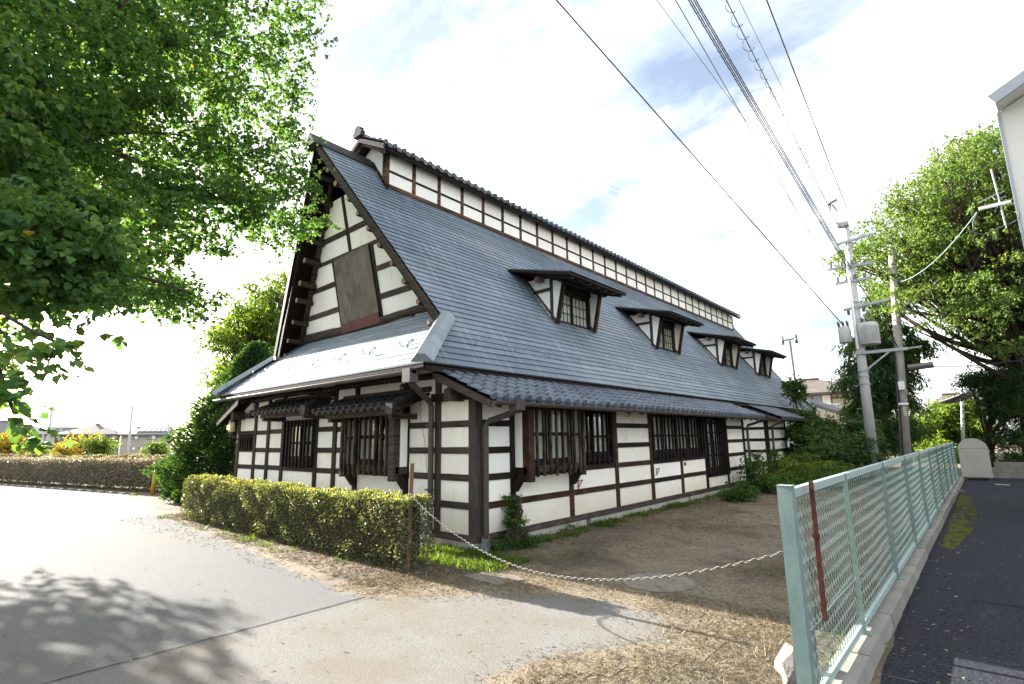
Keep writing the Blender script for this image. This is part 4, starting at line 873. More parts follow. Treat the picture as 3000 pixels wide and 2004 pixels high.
# ---- dormers: dormer > post, brace, side_panel, roof slabs, window
def dormer(yc, w):
    ya, yb = yc-w/2, yc+w/2
    zf = EZ+SL*(EX+1.74)            # roof height at the front foot
    zt = 5.98
    xt = rx(6.2)
    # body is the white triangular cheeks
    def cheek(yy): return MB().prism([(-1.75, yy, zf-.02), (-1.75, yy, zt-.02), (rx(6.02)-.05, yy, 6.05), (rx(6.02)-.15, yy, 6.0)], (0, .06, 0))
    d = obj('dormer', cheek(ya), MT['plaster2'], house); obj('cheek', cheek(yb-.06), MT['plaster2'], d)
    for yy, o_ in ((ya, -.02), (yb, -.06)):
        pbox('post', MT['wood_greyv'], d, -1.80, -1.70, yy+o_, yy+o_+.08, zf-.05, zt)
        mb = MB(); mb.hexa([(-1.70, yy+o_+.012, zf+.02), (-1.62, yy+o_+.012, zf-.02), (-1.62, yy+o_+.062, zf-.02), (-1.70, yy+o_+.062, zf+.02), (-1.70, yy+o_+.012, zt-.1), (-1.37, yy+o_+.012, zt-.13), (-1.37, yy+o_+.062, zt-.13), (-1.70, yy+o_+.062, zt-.1)]); obj('wing_panel', mb, MT['plaster2'], d)
        mb = MB(); mb.bar((-1.60, yy+o_+.04, zf-.08), (-1.33, yy+o_+.04, zt-.06), .09, .09, (0, 1, 0)); obj('brace', mb, MT['wood'] if yy == ya else MT['wood_red'], d)
        mb = MB(); mb.bar((-1.72, yy+o_+.035, 5.66), (rx(5.66)+.02, yy+o_+.035, 5.66), .10, .085); obj('cheek_rail', mb, MT['wood_grey'], d)
        mb = MB(); mb.bar((-1.60, yy+o_+.03, zf-.03), (rx(6.2)+.06, yy+o_+.03, 6.2), .09, .05); obj('foot_board', mb, MT['wood_grey'], d)
        pbox('beam_end', MT['log_end'], d, -2.12, -1.98, ya-.28, ya, 5.88, 6.0) if yy == ya else None
    # window
    fr = MB(); fr.box(-1.79, -1.73, ya+.1, yb-.1, zf-.02, zf+.06); fr.box(-1.79, -1.73, ya+.1, yb-.1, 5.62, 5.75); fr.box(-1.79, -1.73, ya+.06, ya+.15, zf, 5.75); fr.box(-1.79, -1.73, yb-.15, yb-.06, zf, 5.75); fr.box(-1.785, -1.725, yc-.035, yc+.035, zf+.06, 5.62)
    wn = obj('window', fr, MT['wood'], d)
    for k in range(2):
        a = ya+.15 if k == 0 else yc+.035; b = yc-.035 if k == 0 else yb-.15
        for i in range(1, 4): pbox('muntin', MT['wood_red'], wn, -1.765, -1.75, a+(b-a)*i/4-.009, a+(b-a)*i/4+.009, zf+.06, 5.62)
        for i in range(1, 3): z = zf+.06+(5.62-zf-.06)*i/3; pbox('muntin', MT['wood_red'], wn, -1.768, -1.747, a, b, z-.009, z+.009)
        pbox('pane', MT['glass'], wn, -1.772, -1.769, a, b, zf+.06, 5.62)
        cm = MB(); pv = None; nn = 20
        for i in range(nn+1):
            y_ = a+(b-a)*i/nn; x_ = -1.80-.012*math.sin(i*1.8)-.006*math.sin(i*.8); o = len(cm.v); cm.v += [(x_, y_, zf), (x_, y_, 5.7)]
            if pv is not None: cm.f.append((pv, o, o+1, pv+1))
            pv = o
        obj('curtain', cm, MT['curtain'], wn, True)
    pbox('head_beam', MT['wood'], d, -1.82, -1.66, ya, yb, 5.75, 5.95)
    # roof slab: from the main slope out to the front
    xb_, zb_ = rx(6.36), 6.36; xf, zf2 = -.74, 5.80
    for i, (dz0, dz1, e, m_) in enumerate(((.0, .035, .0, MT['slate']), (-.07, -.002, -.05, MT['wood']))):
        mb = MB(); mb.hexa([(xb_-.1, ya-.5-e*-1, zb_+dz0), (xf+e, ya-.5-e*-1, zf2+dz0), (xf+e, yb+.5+e, zf2+dz0), (xb_-.1, yb+.5+e, zb_+dz0), (xb_-.1, ya-.5-e*-1, zb_+dz1), (xf+e, ya-.5-e*-1, zf2+dz1), (xf+e, yb+.5+e, zf2+dz1), (xb_-.1, yb+.5+e, zb_+dz1)])
        obj('roof_slab' if i == 0 else 'roof_boards', mb, m_, d)
    for i in range(7):
        yy = ya-.3+(yb-ya+.6)*i/6; mb = MB(); mb.bar((-1.85, yy, 6.0), (-.86, yy, 5.71), .06, .07); obj('rafter', mb, MT['wood_grey'], d)
    pbox('purlin', MT['wood'], d, -1.45, -1.33, ya-.32, yb+.32, 5.78, 5.88)
for yc in (5.52, 11.25, 17.45, 22.6): dormer(yc, 1.82)

# wall lantern
lt = thing('wall_lantern', 'lit amber glass lantern on the left corner of the gable wall', 'lantern', (-9.42, -.2, 2.2))
mb = MB(); mb.tube([(-9.42, -.22, 2.07), (-9.42, -.22, 2.33)], [.085, .085], 8); obj('shade', mb, MT['lampglass'], lt)
mb = MB(); mb.tube([(-9.42, -.22, 2.33), (-9.42, -.22, 2.40), (-9.42, -.22, 2.45)], [.10, .05, .015], 8); obj('cap', mb, MT['ins'], lt)
mb = MB(); mb.tube([(-9.42, -.22, 1.98), (-9.42, -.22, 2.07)], [.03, .09], 8); mb.bar((-9.42, -.02, 1.85), (-9.42, -.22, 2.0), .03, .03); mb.box(-9.46, -9.38, -.04, -.01, 1.75, 2.0); obj('bracket', mb, MT['ins'], lt)
mb = MB(); mb.tube([(-9.40, -.315, 2.13), (-9.40, -.312, 2.25)], [.035, .035], 8); obj('bulb', mb, MT['lamp'], lt)

# ============================================================ FENCE, CHAIN, POSTS
fence = thing('mesh_fence', 'mint green chain link fence on a concrete kerb beside the lot', 'fence', (fx(8), 8, 0))
PY = [-2.50, -.75, 1.46, 3.68, 5.9, 8.1, 10.3, 12.5, 14.7, 16.9, 19.0]
ZB, ZTOP = .17, 1.41
mb = MB(); mb.box(fx(PY[0])-.042, fx(PY[0])+.042, PY[0]-.042, PY[0]+.042, -.05, 1.43); mb.box(fx(PY[0])-.045, fx(PY[0])+.045, PY[0]-.045, PY[0]+.045, 1.431, 1.437); obj('end_post', mb, MT['fence'], fence)
for y_ in PY[1:]:
    x = fx(y_); mb = MB(); mb.box(x-.004, x+.036, y_-.025, y_-.019, .117, 1.40); mb.box(x-.004, x+.002, y_-.019, y_+.02, .117, 1.40); mb.box(x-.02, x+.07, y_-.05, y_+.05, .117, .127); mb.box(x-.006, x+.038, y_-.027, y_+.022, 1.4, 1.412); obj('fence_post', mb, MT['fence'], fence)
def slopebar(a, b, z0, z1, w, m, name, off=0):
    xa, xb = fx(a)+off, fx(b)+off; mb = MB(); mb.hexa([(xa-w/2, a, z0), (xa+w/2, a, z0), (xb+w/2, b, z0), (xb-w/2, b, z0), (xa-w/2, a, z1), (xa+w/2, a, z1), (xb+w/2, b, z1), (xb-w/2, b, z1)]); return obj(name, mb, m, fence)
# one wire panel of the standard length, shared
def wire_mesh(Ly, hgt):
    cw = .052; nz = int(hgt/(cw*.9)); ncol = int(Ly/cw); n = 3; V = []; F = []
    for c in range(ncol):
        for r in range(nz+1):
            yy = (c+(.5 if r % 2 else -.06)+.25)*cw+jit(.003); zz_ = hgt*r/nz+jit(.002); xx = .006*(1 if (r+c) % 2 else -1)+.012*math.sin(yy*2.1)*math.sin(zz_*3)
            for j in range(n): t = 2*math.pi*j/n; V.append((xx+.0027*math.cos(t), yy+.0027*math.sin(t), zz_))
        b = c*(nz+1)*n
        for r in range(nz):
            for j in range(n): F.append((b+r*n+j, b+r*n+(j+1) % n, b+(r+1)*n+(j+1) % n, b+(r+1)*n+j))
    mbw = MB(); mbw.v = V; mbw.f = F; return mesh('wire_mesh', mbw, MT['wire'])
WM = wire_mesh(2.2, ZTOP-ZB-.06)
for a, b in zip(PY[:-1], PY[1:]):
    slopebar(a+.05 if a == PY[0] else a+.02, b-.03, 1.352, 1.408, .045, MT['fence_top'], 'top_rail'); slopebar(a+.05 if a == PY[0] else a+.02, b-.03, .135, .185, .03, MT['fence_top'], 'bottom_rail')
    o = link('wire_mesh', WM, fence, Matrix.Translation((fx(a)-.004, a, ZB)) @ Matrix.Rotation(-.012, 4, 'Z') @ Matrix.Diagonal((1, (b-a)/2.2, 1, 1))); stuff(o)
    for zz_ in (.55, .95):
        mb = MB(); mb.tube([(fx(a)+.01, a, zz_), (fx(a)+.012, a+.4, zz_-.02+jit(.02)), (fx(b)+.006, (a+b)/2, zz_+jit(.02)), (fx(b)+.01, b, zz_)], .0028, 4); obj('tension_wire', mb, MT['wire'], fence)
# rusty bar hung on the first panel
mb = MB(); mb.box(-.012, .012, -.014, .014, -.86, 0); mb.box(-.017, .017, -.019, .019, -.36, -.335); mb.box(-.015, .015, -.017, .017, -.77, -.75)
mb.v = [(x+fx(-2.2)+.07, y_+.05*z-2.16, z+1.44) for x, y_, z in mb.v]
tag(obj('rusty_bar', mb, MT['rust']), 'rusty red steel bar leaning against the nearest fence panel', 'bar')
# grey pipe post behind the end post
mb = MB(); mb.tube([(5.21, -2.0, -.05), (5.20, -2.0, 1.16)], .04, 12); mb.tube([(5.20, -2.0, 1.16), (5.20, -2.0, 1.20)], [.045, .045], 12)
tag(obj('pipe_post', mb, MT['galv2'], smooth=True), 'grey steel pipe post just behind the fence end post', 'post')
# rusty post in the hedge end
mb = MB(); mb.tube([(.13, -1.45, -.05), (.15, -1.42, 1.42)], .030, 10); mb.tube([(.15, -1.42, 1.42), (.15, -1.42, 1.435)], .042, 10)
tag(obj('rusty_post', mb, MT['rust2']), 'rusty brown pipe post standing in the near end of the hedge', 'post')
# chain
ch = thing('chain', 'sagging steel chain strung from the rusty post to the fence', 'chain', (.15, -1.45, 0))
mbk = MB(); pts = []
for i in range(13):
    t = 2*math.pi*i/12; pts.append((.021*math.cos(t)*1.25, .0095*math.sin(t), 0))
mbk.tube(pts, .0023, 5, False); LM = mesh('chain_link', mbk, MT['steel'], True)
A = Vector((.16, -1.47, 1.03)); B = Vector((5.24, -2.52, 1.02)); npt = 118; cp = []
def chz(t): return 1.03-(1.03-.48)*(1-abs(2*t-1)**1.9)
for i in range(npt+1):
    t = i/npt; p = A.lerp(B, t); cp.append(Vector((p.x, p.y, chz(t))))
for i in range(npt):
    d = (cp[i+1]-cp[i]); q = d.to_track_quat('X', 'Z'); link('link', LM, ch, Matrix.Translation((cp[i]+cp[i+1])/2) @ q.to_matrix().to_4x4() @ Matrix.Rotation(math.pi/2*(i % 2)+.4, 4, 'X'))
# stones at the fence foot
def rock(name, c, r, m, label, cat, sub=2):
    import bmesh
    bm = bmesh.new(); bmesh.ops.create_icosphere(bm, subdivisions=sub, radius=1)
    for v in bm.verts:
        k = 1+.28*math.sin(v.co.x*3.1+c[0]*7)*math.cos(v.co.y*2.7+c[1])+.12*math.sin(v.co.z*6+v.co.x*5); v.co = Vector((v.co.x*r[0]*k, v.co.y*r[1]*k, v.co.z*r[2]*k))+Vector(c)
    me = bpy.data.meshes.new(name); bm.to_mesh(me); bm.free(); me.materials.append(m); return tag(link(name, me), label, cat)
rock('stone', (5.02, -1.72, .06), (.14, .2, .16), MT['stone'], 'pale rough stone lying at the foot of the fence end', 'stone')
rock('stone', (5.6, 14.6, .03), (.16, .12, .05), MT['stone'], 'small pale stone on the dark asphalt near the moss', 'stone')

# ============================================================ LEAFY THINGS
def leaves_in(cl, per, L, Wr, m, name, tilt=.8, droop=.25, shell=.0, rnd=None, out=.0, upn=1.0, maker=None):
    """cl: list of (centre, radii). Blades gathered in short sprays through each clump."""
    Ps = []; Ds = []; Ns = []; Rs = []
    for e_ in cl:
        c, r = e_[0], e_[1]
        n = e_[2] if len(e_) > 2 else per if isinstance(per, int) else max(4, int(per*r[0]*r[1]*4))
        ns = max(2, n//9); u = unit(ns); rr = (RNG.random(ns)*(1-shell)+shell)**(1/3 if shell == 0 else 1)
        sc = np.array(c)+u*rr[:, None]*np.array(r); sdir = u*out+unit(ns)*np.array([1, 1, .5]); sdir[:, 2] -= droop; sdir /= np.linalg.norm(sdir, axis=1, keepdims=True)
        k = RNG.integers(0, ns, n); t = RNG.random(n); p = sc[k]+sdir[k]*(t*L*4)[:, None]+unit(n)*L*.35
        d = sdir[k]*.8+unit(n)*.9; d[:, 2] -= droop
        nn = unit(n)*tilt+np.array([0, 0, upn]); base = RNG.random()*.35
        Ps.append(p); Ds.append(d); Ns.append(nn); Rs.append(np.clip(base+RNG.random(n)*.62+(RNG.random(n) > .985)*.3, 0, 1))
    P_ = np.concatenate(Ps); n = len(P_); Ls = L*(.7+.6*RNG.random(n))
    return (maker or leaf_mesh)(name, P_, np.concatenate(Ds), np.concatenate(Ns), Ls, Ls*Wr, m, np.concatenate(Rs) if rnd is None else rnd)
def limbs(base, top, cl, r0, wob=.25, r1=.02, every=1, mid=.45):
    mb = MB(); base = np.array(base, float); top = np.array(top, float); tr = spline(base, top, 0, 7, wob*.4); mb.tube(tr, [r0*(1-.5*i/7) for i in range(8)], 10)
    for i, e_ in enumerate(cl):
        c, r = e_[0], e_[1]
        if i % every: continue
        c = np.array(c, float); s = base+(top-base)*min(1.0, max(.25, RNG.uniform(mid, 1.0))); q = spline(s, c, RNG.uniform(-.1, .12)*np.linalg.norm(c-s), 6, wob)
        L_ = np.linalg.norm(c-s); ra = max(.012, min(r0*.42, .014*L_+r1)); mb.tube(q, [ra*(1-.85*k/6)+.005 for k in range(7)], 6)
        for _ in range(3):
            e = c+unit(1)[0]*np.array(r)*.9; mb.tube(spline(q[4], e, .05, 3, .05), [ra*.35+.004, ra*.25+.003, ra*.15+.002, .002], 4)
    return mb
def tree(name, label, base, top, cl, per, L, Wr, leaf, r0, group=None, **kw):
    lk = {k: kw.pop(k) for k in list(kw) if k in ('wob', 'r1', 'every', 'mid')}
    t = thing(name, label, 'tree', base, group)
    obj('trunk', limbs(base, top, cl, r0, **lk), MT['bark'], t, True)
    link('crown', leaves_in(cl, per, L, Wr, leaf, 'crown', **kw), t); return t
def inpoly(x, y_, P_):
    c = False; j = len(P_)-1
    for i in range(len(P_)):
        if (P_[i][1] > y_) != (P_[j][1] > y_) and x < (P_[j][0]-P_[i][0])*(y_-P_[i][1])/(P_[j][1]-P_[i][1])+P_[i][0]: c = not c
        j = i
    return c
# ---- big broadleaf tree on the left, branches reaching in over the road
POL = [(-60, -40), (925, -40), (945, 60), (900, 150), (880, 230), (885, 330), (860, 400), (920, 500), (890, 560), (925, 640), (880, 690), (800, 735), (720, 660), (620, 720), (500, 760), (420, 800), (540, 830), (610, 868), (540, 940), (430, 890), (380, 930), (250, 860), (120, 900), (-60, 890)]
cl = []; k = 0
while k < 780:
    x = random.uniform(-60, 945); y_ = random.uniform(-40, 960)
    if not inpoly(x, y_, POL): continue
    # open pockets where the sky shows through
    if .5+.5*math.sin(x*.0145+1.2*math.sin(y_*.011))*math.sin(y_*.019+.9*math.sin(x*.008)) < .05: continue
    D = 6.4+3.6*min(1, max(0, x/850))+random.uniform(-1.2, 1.8)
    if x < 330 and y_ > 560: D = random.uniform(4.4, 6.8)
    p = at(x, y_, D)
    for _ in range(12):            # keep the low sun free to reach the hedge and the apron
        hx, hy = p[0]+3.08*p[2], p[1]+.107*p[2]
        if -3.4 < hy < .2 and hx < 5.3: D += .4; p = at(x, y_, D)
    if -3.4 < p[1]+.107*p[2] < .2 and p[0]+3.08*p[2] < 5.3: continue
    s = random.uniform(.15, .33)*(D/8)
    cl.append((p, (s*1.35, s*1.35, s*.38))); k += 1
low = [(40, 985, 4.0), (130, 1000, 4.0), (190, 1020, 3.9), (40, 1060, 3.8), (20, 1110, 3.8), (60, 1130, 3.7), (10, 1180, 3.7), (40, 1215, 3.6), (-20, 1040, 3.7), (-40, 1150, 3.7), (95, 1040, 3.8), (0, 960, 4.2), (15, 1262, 3.7), (150, 965, 4.2), (250, 940, 4.4)]
for x, y_, D in low: cl.append((at(x, y_, D), (.11, .11, .05), 22))
NL = len(low); NV = len(cl)-NL
for _ in range(150):            # rest of the crown, above and left of the frame
    x = random.uniform(-1500, 800); y_ = random.uniform(-900, 500)
    if x > -90 and y_ > -90: continue
    D = random.uniform(5.5, 9.5); p = at(x, y_, D)
    if p[2] < 3.2 or p[2] > 11.5 or (p[1] > -1.2): continue
    if -3.6 < p[1]+.107*p[2] < .2 and p[0]+3.08*p[2] < 6.2: continue
    s = random.uniform(.4, .7); cl.append((p, (s*1.25, s*1.25, s*.5)))
TB = (-.6, -9.2, 0); TT = (-.9, -8.2, 4.6)
bt = thing('broadleaf_tree', 'large green broadleaf tree overhanging the road from the left', 'tree', TB)
lmb = limbs(TB, TT, sorted(cl, key=lambda c_: np.linalg.norm(c_[0]-np.array(TT)))[:120:10], .26, .35, mid=.55)
for (a, b_, c_) in (((-120, 560, 7), (330, 330, 7.6), (520, 230, 8.3)), ((-120, 480, 7), (150, 200, 7.2), (420, -40, 7.8)), ((-100, 600, 6.6), (230, 410, 7.4), (560, 400, 8.2)), ((-100, 640, 6.5), (300, 560, 7.5), (640, 560, 8.6)), ((-80, 760, 5.6), (150, 740, 5.6), (560, 860, 7.4)), ((230, 410, 7.4), (470, 500, 8.0), (680, 600, 8.8)), ((-60, 860, 4.6), (60, 950, 4.1), (200, 1015, 3.9)), ((-60, 900, 4.2), (-10, 1060, 3.8), (40, 1210, 3.7))):
    q = [at(*a), at(*b_), at(*c_)]; pts = [(1-t)**2*q[0]+2*t*(1-t)*(2*q[1]-.5*q[0]-.5*q[2])+t*t*q[2] for t in [i/10 for i in range(11)]]; th = .036 if a[2] > 5 else .010
    lmb.tube([tuple(p) for p in pts], [th*(1-.8*i/10)+.004 for i in range(11)], 7)
lmb.tube([TT, tuple((np.array(TT)+at(-120, 520, 7))/2+np.array([0, 0, .3])), tuple(at(-120, 520, 7))], [.17, .13, .07], 8)
obj('trunk', lmb, MT['bark'], bt, True)
link('crown', leaves_in(cl, 130, .055, .88, MT['leaf_katsura'], 'crown', tilt=.7, droop=.35, maker=leaf_mesh6), bt)
# second tree outside the frame whose shadow falls on the road
cl = [(np.array([-12.2, -8.5, 4.4])+unit(1)[0]*np.array([4.2, 4.1, 1.9])*random.random()**.33, (.75, .75, .4)) for _ in range(170)]
tree('roadside_tree', 'broadleaf tree left of the road, shading the asphalt in the foreground', (-12.6, -8.2, 0), (-12.5, -8.0, 3.4), cl, 190, .11, .75, MT['leaf_katsura'], .2)

# ---- hedges
def hedge(name, label, P0, P1, wid, hgt, n, L, m_body, m_tip, group=None, bumps=.05):
    P0 = np.array(P0, float); P1 = np.array(P1, float); ax = P1-P0; Ln = np.linalg.norm(ax); ax /= Ln; sd_ = np.array([-ax[1], ax[0], 0])
    h = thing(name, label, 'hedge', tuple((P0+P1)/2), group)
    # surface sampling: front, back, top, ends, with some depth
    def samp(n, top_only=False):
        f = RNG.random(n); a = RNG.random(n)*Ln; s_ = (RNG.random(n)-.5)*wid; z = RNG.random(n)**.85*hgt
        A_f, A_t = Ln*hgt, Ln*wid; tot = 2*A_f+A_t+2*wid*hgt; c1, c2, c3 = A_f/tot, 2*A_f/tot, (2*A_f+A_t)/tot
        nrm = np.zeros((n, 3))
        i = f < c1; s_[i] = -wid/2; nrm[i] = -sd_
        i = (f >= c1) & (f < c2); s_[i] = wid/2; nrm[i] = sd_
        i = (f >= c2) & (f < c3); z[i] = hgt; nrm[i] = [0, 0, 1]
        i = f >= c3; e = RNG.random(n) < .5; a[i & e] = 0; nrm[i & e] = -ax; a[i & ~e] = Ln; nrm[i & ~e] = ax
        if top_only: z = np.full(n, hgt); nrm[:] = [0, 0, 1]; s_ = (RNG.random(n)-.5)*wid
        w = bumps*(np.sin(a*3.1+z*5.3+2.3*np.sin(a*1.3+z*2))+.9*np.sin(z*10+s_*8+4*np.sin(a*2.2+s_*3))+.7*np.sin(a*7.7+3*np.sin(z*6+a*1.9))); dep = RNG.random(n)**1.6*.13
        rnd_ = np.minimum(1, (hgt-z)/.12); shrink = (1-rnd_)*.05+.05*np.clip(.18-z, 0, 1)/.18
        p = P0+ax*a[:, None]+sd_*s_[:, None]+np.array([0, 0, 1])*z[:, None]; p = p+nrm*(w-dep)[:, None]; s2 = s_*(-1)
        p = p+sd_*(np.sign(s2)*shrink)[:, None]; p[:, 2] = np.maximum(p[:, 2], .03)
        return p, nrm
    p, nr = samp(n); d = nr*.8+unit(n)*.9; d[:, 2] += .35; nn = nr*.7+unit(n)*.8+np.array([0, 0, .4]); Ls = L*(.7+.6*RNG.random(n))
    patch = .5+.5*np.sin(p[:, 0]*2.1+p[:, 2]*3)*np.sin(p[:, 1]*3+p[:, 0]*.7)
    link('foliage', leaf_mesh('foliage', p, d, nn, Ls, Ls*.55, m_body, np.clip(RNG.random(n)*.7+patch*.3, 0, 1)), h)
    if m_tip:
        k = n//3; p, nr = samp(k, True); p[:, 2] += RNG.random(k)*.045-.015; d = unit(k)*.8+np.array([0, 0, .8]); nn = unit(k)+np.array([0, 0, .6]); Ls = L*(.7+.7*RNG.random(k)); link('top_leaves', leaf_mesh('top_leaves', p, d, nn, Ls, Ls*.5, m_tip), h)
    core = MB(); c0 = P0+ax*.12; c1 = P1-ax*.12; q = wid/2-.13; zz0, zz1 = .16, hgt-.13
    core.hexa([c0-sd_*q+[0, 0, zz0], c1-sd_*q+[0, 0, zz0], c1+sd_*q+[0, 0, zz0], c0+sd_*q+[0, 0, zz0], c0-sd_*q+[0, 0, zz1], c1-sd_*q+[0, 0, zz1], c1+sd_*q+[0, 0, zz1], c0+sd_*q+[0, 0, zz1]])
    obj('inner_twigs', core, MT['bark'], h)
    st_ = MB(); a = .15
    while a < Ln:
        b = P0+ax*a+sd_*jit(wid*.3); st_.tube([tuple(b), tuple(b+[jit(.06), jit(.06), .25]), tuple(b+[jit(.12), jit(.12), hgt*.7])], [.016, .012, .006], 5); a += random.uniform(.18, .4)
    stuff(obj('stems', st_, MT['bark'], h))
    return h
hedge('clipped_hedge', 'low clipped green hedge in front of the timbered gable wall', (-8.4, -1.36, 0), (.22, -1.36, 0), .54, .93, 42000, .040, MT['leaf_hedge'], MT['leaf_hedge_tip'], bumps=.024)
hedge('roadside_hedge', 'tall pinkish grey hedge along the far side of the road', (-32.5, -2.75, 0), (-16.2, .75, 0), .9, 1.2, 26000, .07, MT['leaf_hedge'], MT['leaf_dry_lit'], bumps=.07)  # top layer holds the sunlit highlight in its pale leaf colour
link('dry_foliage', leaf_mesh('dry_foliage', *(lambda q: (q, unit(len(q)), unit(len(q))+np.array([0, 0, .5])))(np.array([-32.5, -2.75, 0])+np.outer(RNG.random(17000), [16.3, 3.5, 0])+np.array([.21, -.98, 0])*.5*(1+.12*RNG.normal(size=(17000, 1)))+np.outer(.1+1.14*RNG.random(17000)**.8, [0, 0, 1])), .06, .036, MT['leaf_dry_lit']), bpy.data.objects['roadside_hedge'])
# yellow post by the road
mb = MB(); mb.tube([(-16.15, -.12, 0), (-16.05, -.12, .78), (-16.05, -.12, .82)], [.075, .075, .05], 14); tag(obj('marker_post', mb, MT['yellow'], smooth=True), 'short yellow marker post at the end of the far hedge', 'post')
mb = MB()
for i in range(16):
    x0, y0_ = -29+i*.78, -3.0+i*.165; mb.box(x0, x0+.75, y0_-.06, y0_+.06, -.02, .05)
struct(obj('road_edging', mb, MT['concrete']))

# ---- conifers and trees beside the house on the left
def conifer(name, label, base, h, r, n, L, m, lean=(0, 0), group=None, wr=.28, bush=.0, droop=-.6, shell=.55):
    cl = []; t = thing(name, label, 'tree', base, group)
    P_ = []; D_ = []; R_ = []
    a = RNG.random(n)*2*math.pi; z = RNG.random(n)**1.35; prof = (1-z)**.75*(.55+.45*np.minimum(1, z*6))+.04
    lob = 1+.20*np.sin(a*5+z*9)+.16*np.sin(a*9-z*21)+.10*np.sin(a*3+z*35); rr = prof*r*lob*(shell+(1-shell)*RNG.random(n)**.6)
    p = np.stack([base[0]+rr*np.cos(a)+lean[0]*z, base[1]+rr*np.sin(a)+lean[1]*z, base[2]+.1+z*h], 1)+unit(n)*.08
    d = np.stack([np.cos(a), np.sin(a), np.full(n, -droop)], 1)+unit(n)*.6; nn = unit(n)+np.array([0, 0, .4])
    Ls = L*(.6+.8*RNG.random(n)); link('crown', leaf_mesh('crown', p, d, nn, Ls, Ls*wr, m, np.clip(.25*(lob-.8)+RNG.random(n)*.8, 0, 1)), t)
    mb = MB(); mb.tube([base, (base[0]+lean[0]*.5, base[1]+lean[1]*.5, base[2]+h*.5), (base[0]+lean[0]*.9, base[1]+lean[1]*.9, base[2]+h*.9)], [.14*r/1.8, .09*r/1.8, .02], 8)
    for i in range(int(40)):
        zz_ = .1+.8*random.random(); aa = random.random()*6.28; q = (1-zz_)**.75*r*.75; mb.tube([(base[0]+lean[0]*zz_, base[1]+lean[1]*zz_, base[2]+zz_*h), (base[0]+lean[0]*zz_+q*math.cos(aa), base[1]+lean[1]*zz_+q*math.sin(aa), base[2]+zz_*h+.3*q)], [.025, .006], 4)
    obj('trunk', mb, MT['bark'], t); return t
conifer('juniper', 'dark green juniper bush at the left corner of the house', (-12.2, .5, 0), 4.9, 1.75, 42000, .13, MT['leaf_dark'], (.5, .8), wr=.42)
conifer('juniper', 'tall dark green juniper behind the corner bush, left of the gable', (-13.9, 2.9, 0), 8.2, 2.5, 52000, .17, MT['leaf_dark'], (1.6, 1.9), wr=.42)
cl = []
for _ in range(300):
    p = at(random.uniform(640, 1000), random.uniform(780, 1150), random.uniform(26, 31)); cc = at(840, 1080, 28.5)
    dv_ = (p-cc)/np.array([4.2, 4.2, 5.0])
    if np.linalg.norm(dv_) < 1 and math.sin(p[0]*2.1+p[2]*1.7)*math.sin(p[1]*1.9+p[2]*2.3) > -.45: cl.append((p, (.75, .75, .32)))
tree('garden_tree', 'pale yellow green tree rising behind the junipers', tuple(at(800, 1310, 28.5)*[1, 1, 0]), tuple(at(800, 1100, 28.5)), cl, 170, .15, .6, MT['leaf_bright'], .2)
# ---- right background trees
ZP = [(2435, 770), (2500, 700), (2560, 640), (2640, 540), (2700, 500), (2760, 450), (2850, 400), (2930, 380), (3060, 360), (3060, 1080), (2930, 1030), (2800, 1000), (2700, 960), (2640, 930), (2560, 830), (2480, 800)]
cl = []; k = 0
while k < 520:
    x = random.uniform(2430, 3060); y_ = random.uniform(360, 1080)
    if not inpoly(x, y_, ZP) : continue
    if y_ > 880 and random.random() < .4: continue
    if .5+.5*math.sin(x*.021+1.1*math.sin(y_*.017))*math.sin(y_*.027+math.sin(x*.013)) < .19: continue
    p = at(x, y_, random.uniform(29, 37)); cl.append((p, (.9, .9, .2))); k += 1
for _ in range(90):
    p = at(random.uniform(3060, 3700), random.uniform(380, 1000), random.uniform(29, 37)); cl.append((p, (1.2, 1.2, .5)))
zb = at(3020, 1310, 33); zb[2] = 0; zt = at(3000, 900, 33)
zk = thing('zelkova_tree', 'tall yellow green zelkova tree spreading behind the utility poles', 'tree', tuple(zb))
lm = limbs(zb, zt, cl[::4], .42, .5, r1=.03, mid=.5)
for (a, b_, c_) in (((3010, 1075, 33), (2850, 1075, 33), (2700, 960, 32)), ((3010, 1060, 33), (2930, 920, 33), (2820, 700, 33)), ((3000, 1000, 33), (2990, 800, 33), (2930, 560, 33))):
    q = [at(*a), at(*b_), at(*c_)]; pts = [(1-t)**2*q[0]+2*t*(1-t)*q[1]+t*t*q[2] for t in [i/8 for i in range(9)]]; lm.tube([tuple(p) for p in pts], [.14*(1-.8*i/8)+.02 for i in range(9)], 8)
obj('trunk', lm, MT['bark'], zk, True); link('crown', leaves_in(cl, 150, .15, .55, MT['leaf_zelkova'], 'crown', tilt=.7, droop=.2), zk)
def blob(name, label, spec, n, L, wr, m, cat='shrub', group=None, droop=.2, tilt=.9, stem=True):
    """spec: list of (px, py, D, rpx, rpy)"""
    cl = []
    for px, py, D, ra, rb in spec:
        for _ in range(max(3, int(ra*rb/260))):
            a = random.uniform(0, 6.28); q = random.random()**.5; p = at(px+ra*q*math.cos(a), py+rb*q*math.sin(a), D+random.uniform(-1, 1)*ra/FPX*D)
            p[2] = max(p[2], .1); s = D/FPX*min(ra, rb)*.34; cl.append((p, (s, s, s*.6)))
    b = at(spec[0][0], 1310, spec[0][2]); b[2] = 0
    t = thing(name, label, cat, tuple(b), group); tot = max(8, n//len(cl))
    link('foliage', leaves_in(cl, tot, L, wr, m, 'foliage', tilt=tilt, droop=droop), t)
    if stem: obj('branches', limbs(b, (b[0], b[1], max(.4, float(np.mean([c[0][2] for c in cl]))*.8)), cl[::max(1, len(cl)//14)], .05+.002*spec[0][2], .1, mid=.2), MT['bark'], t, True)
    return t
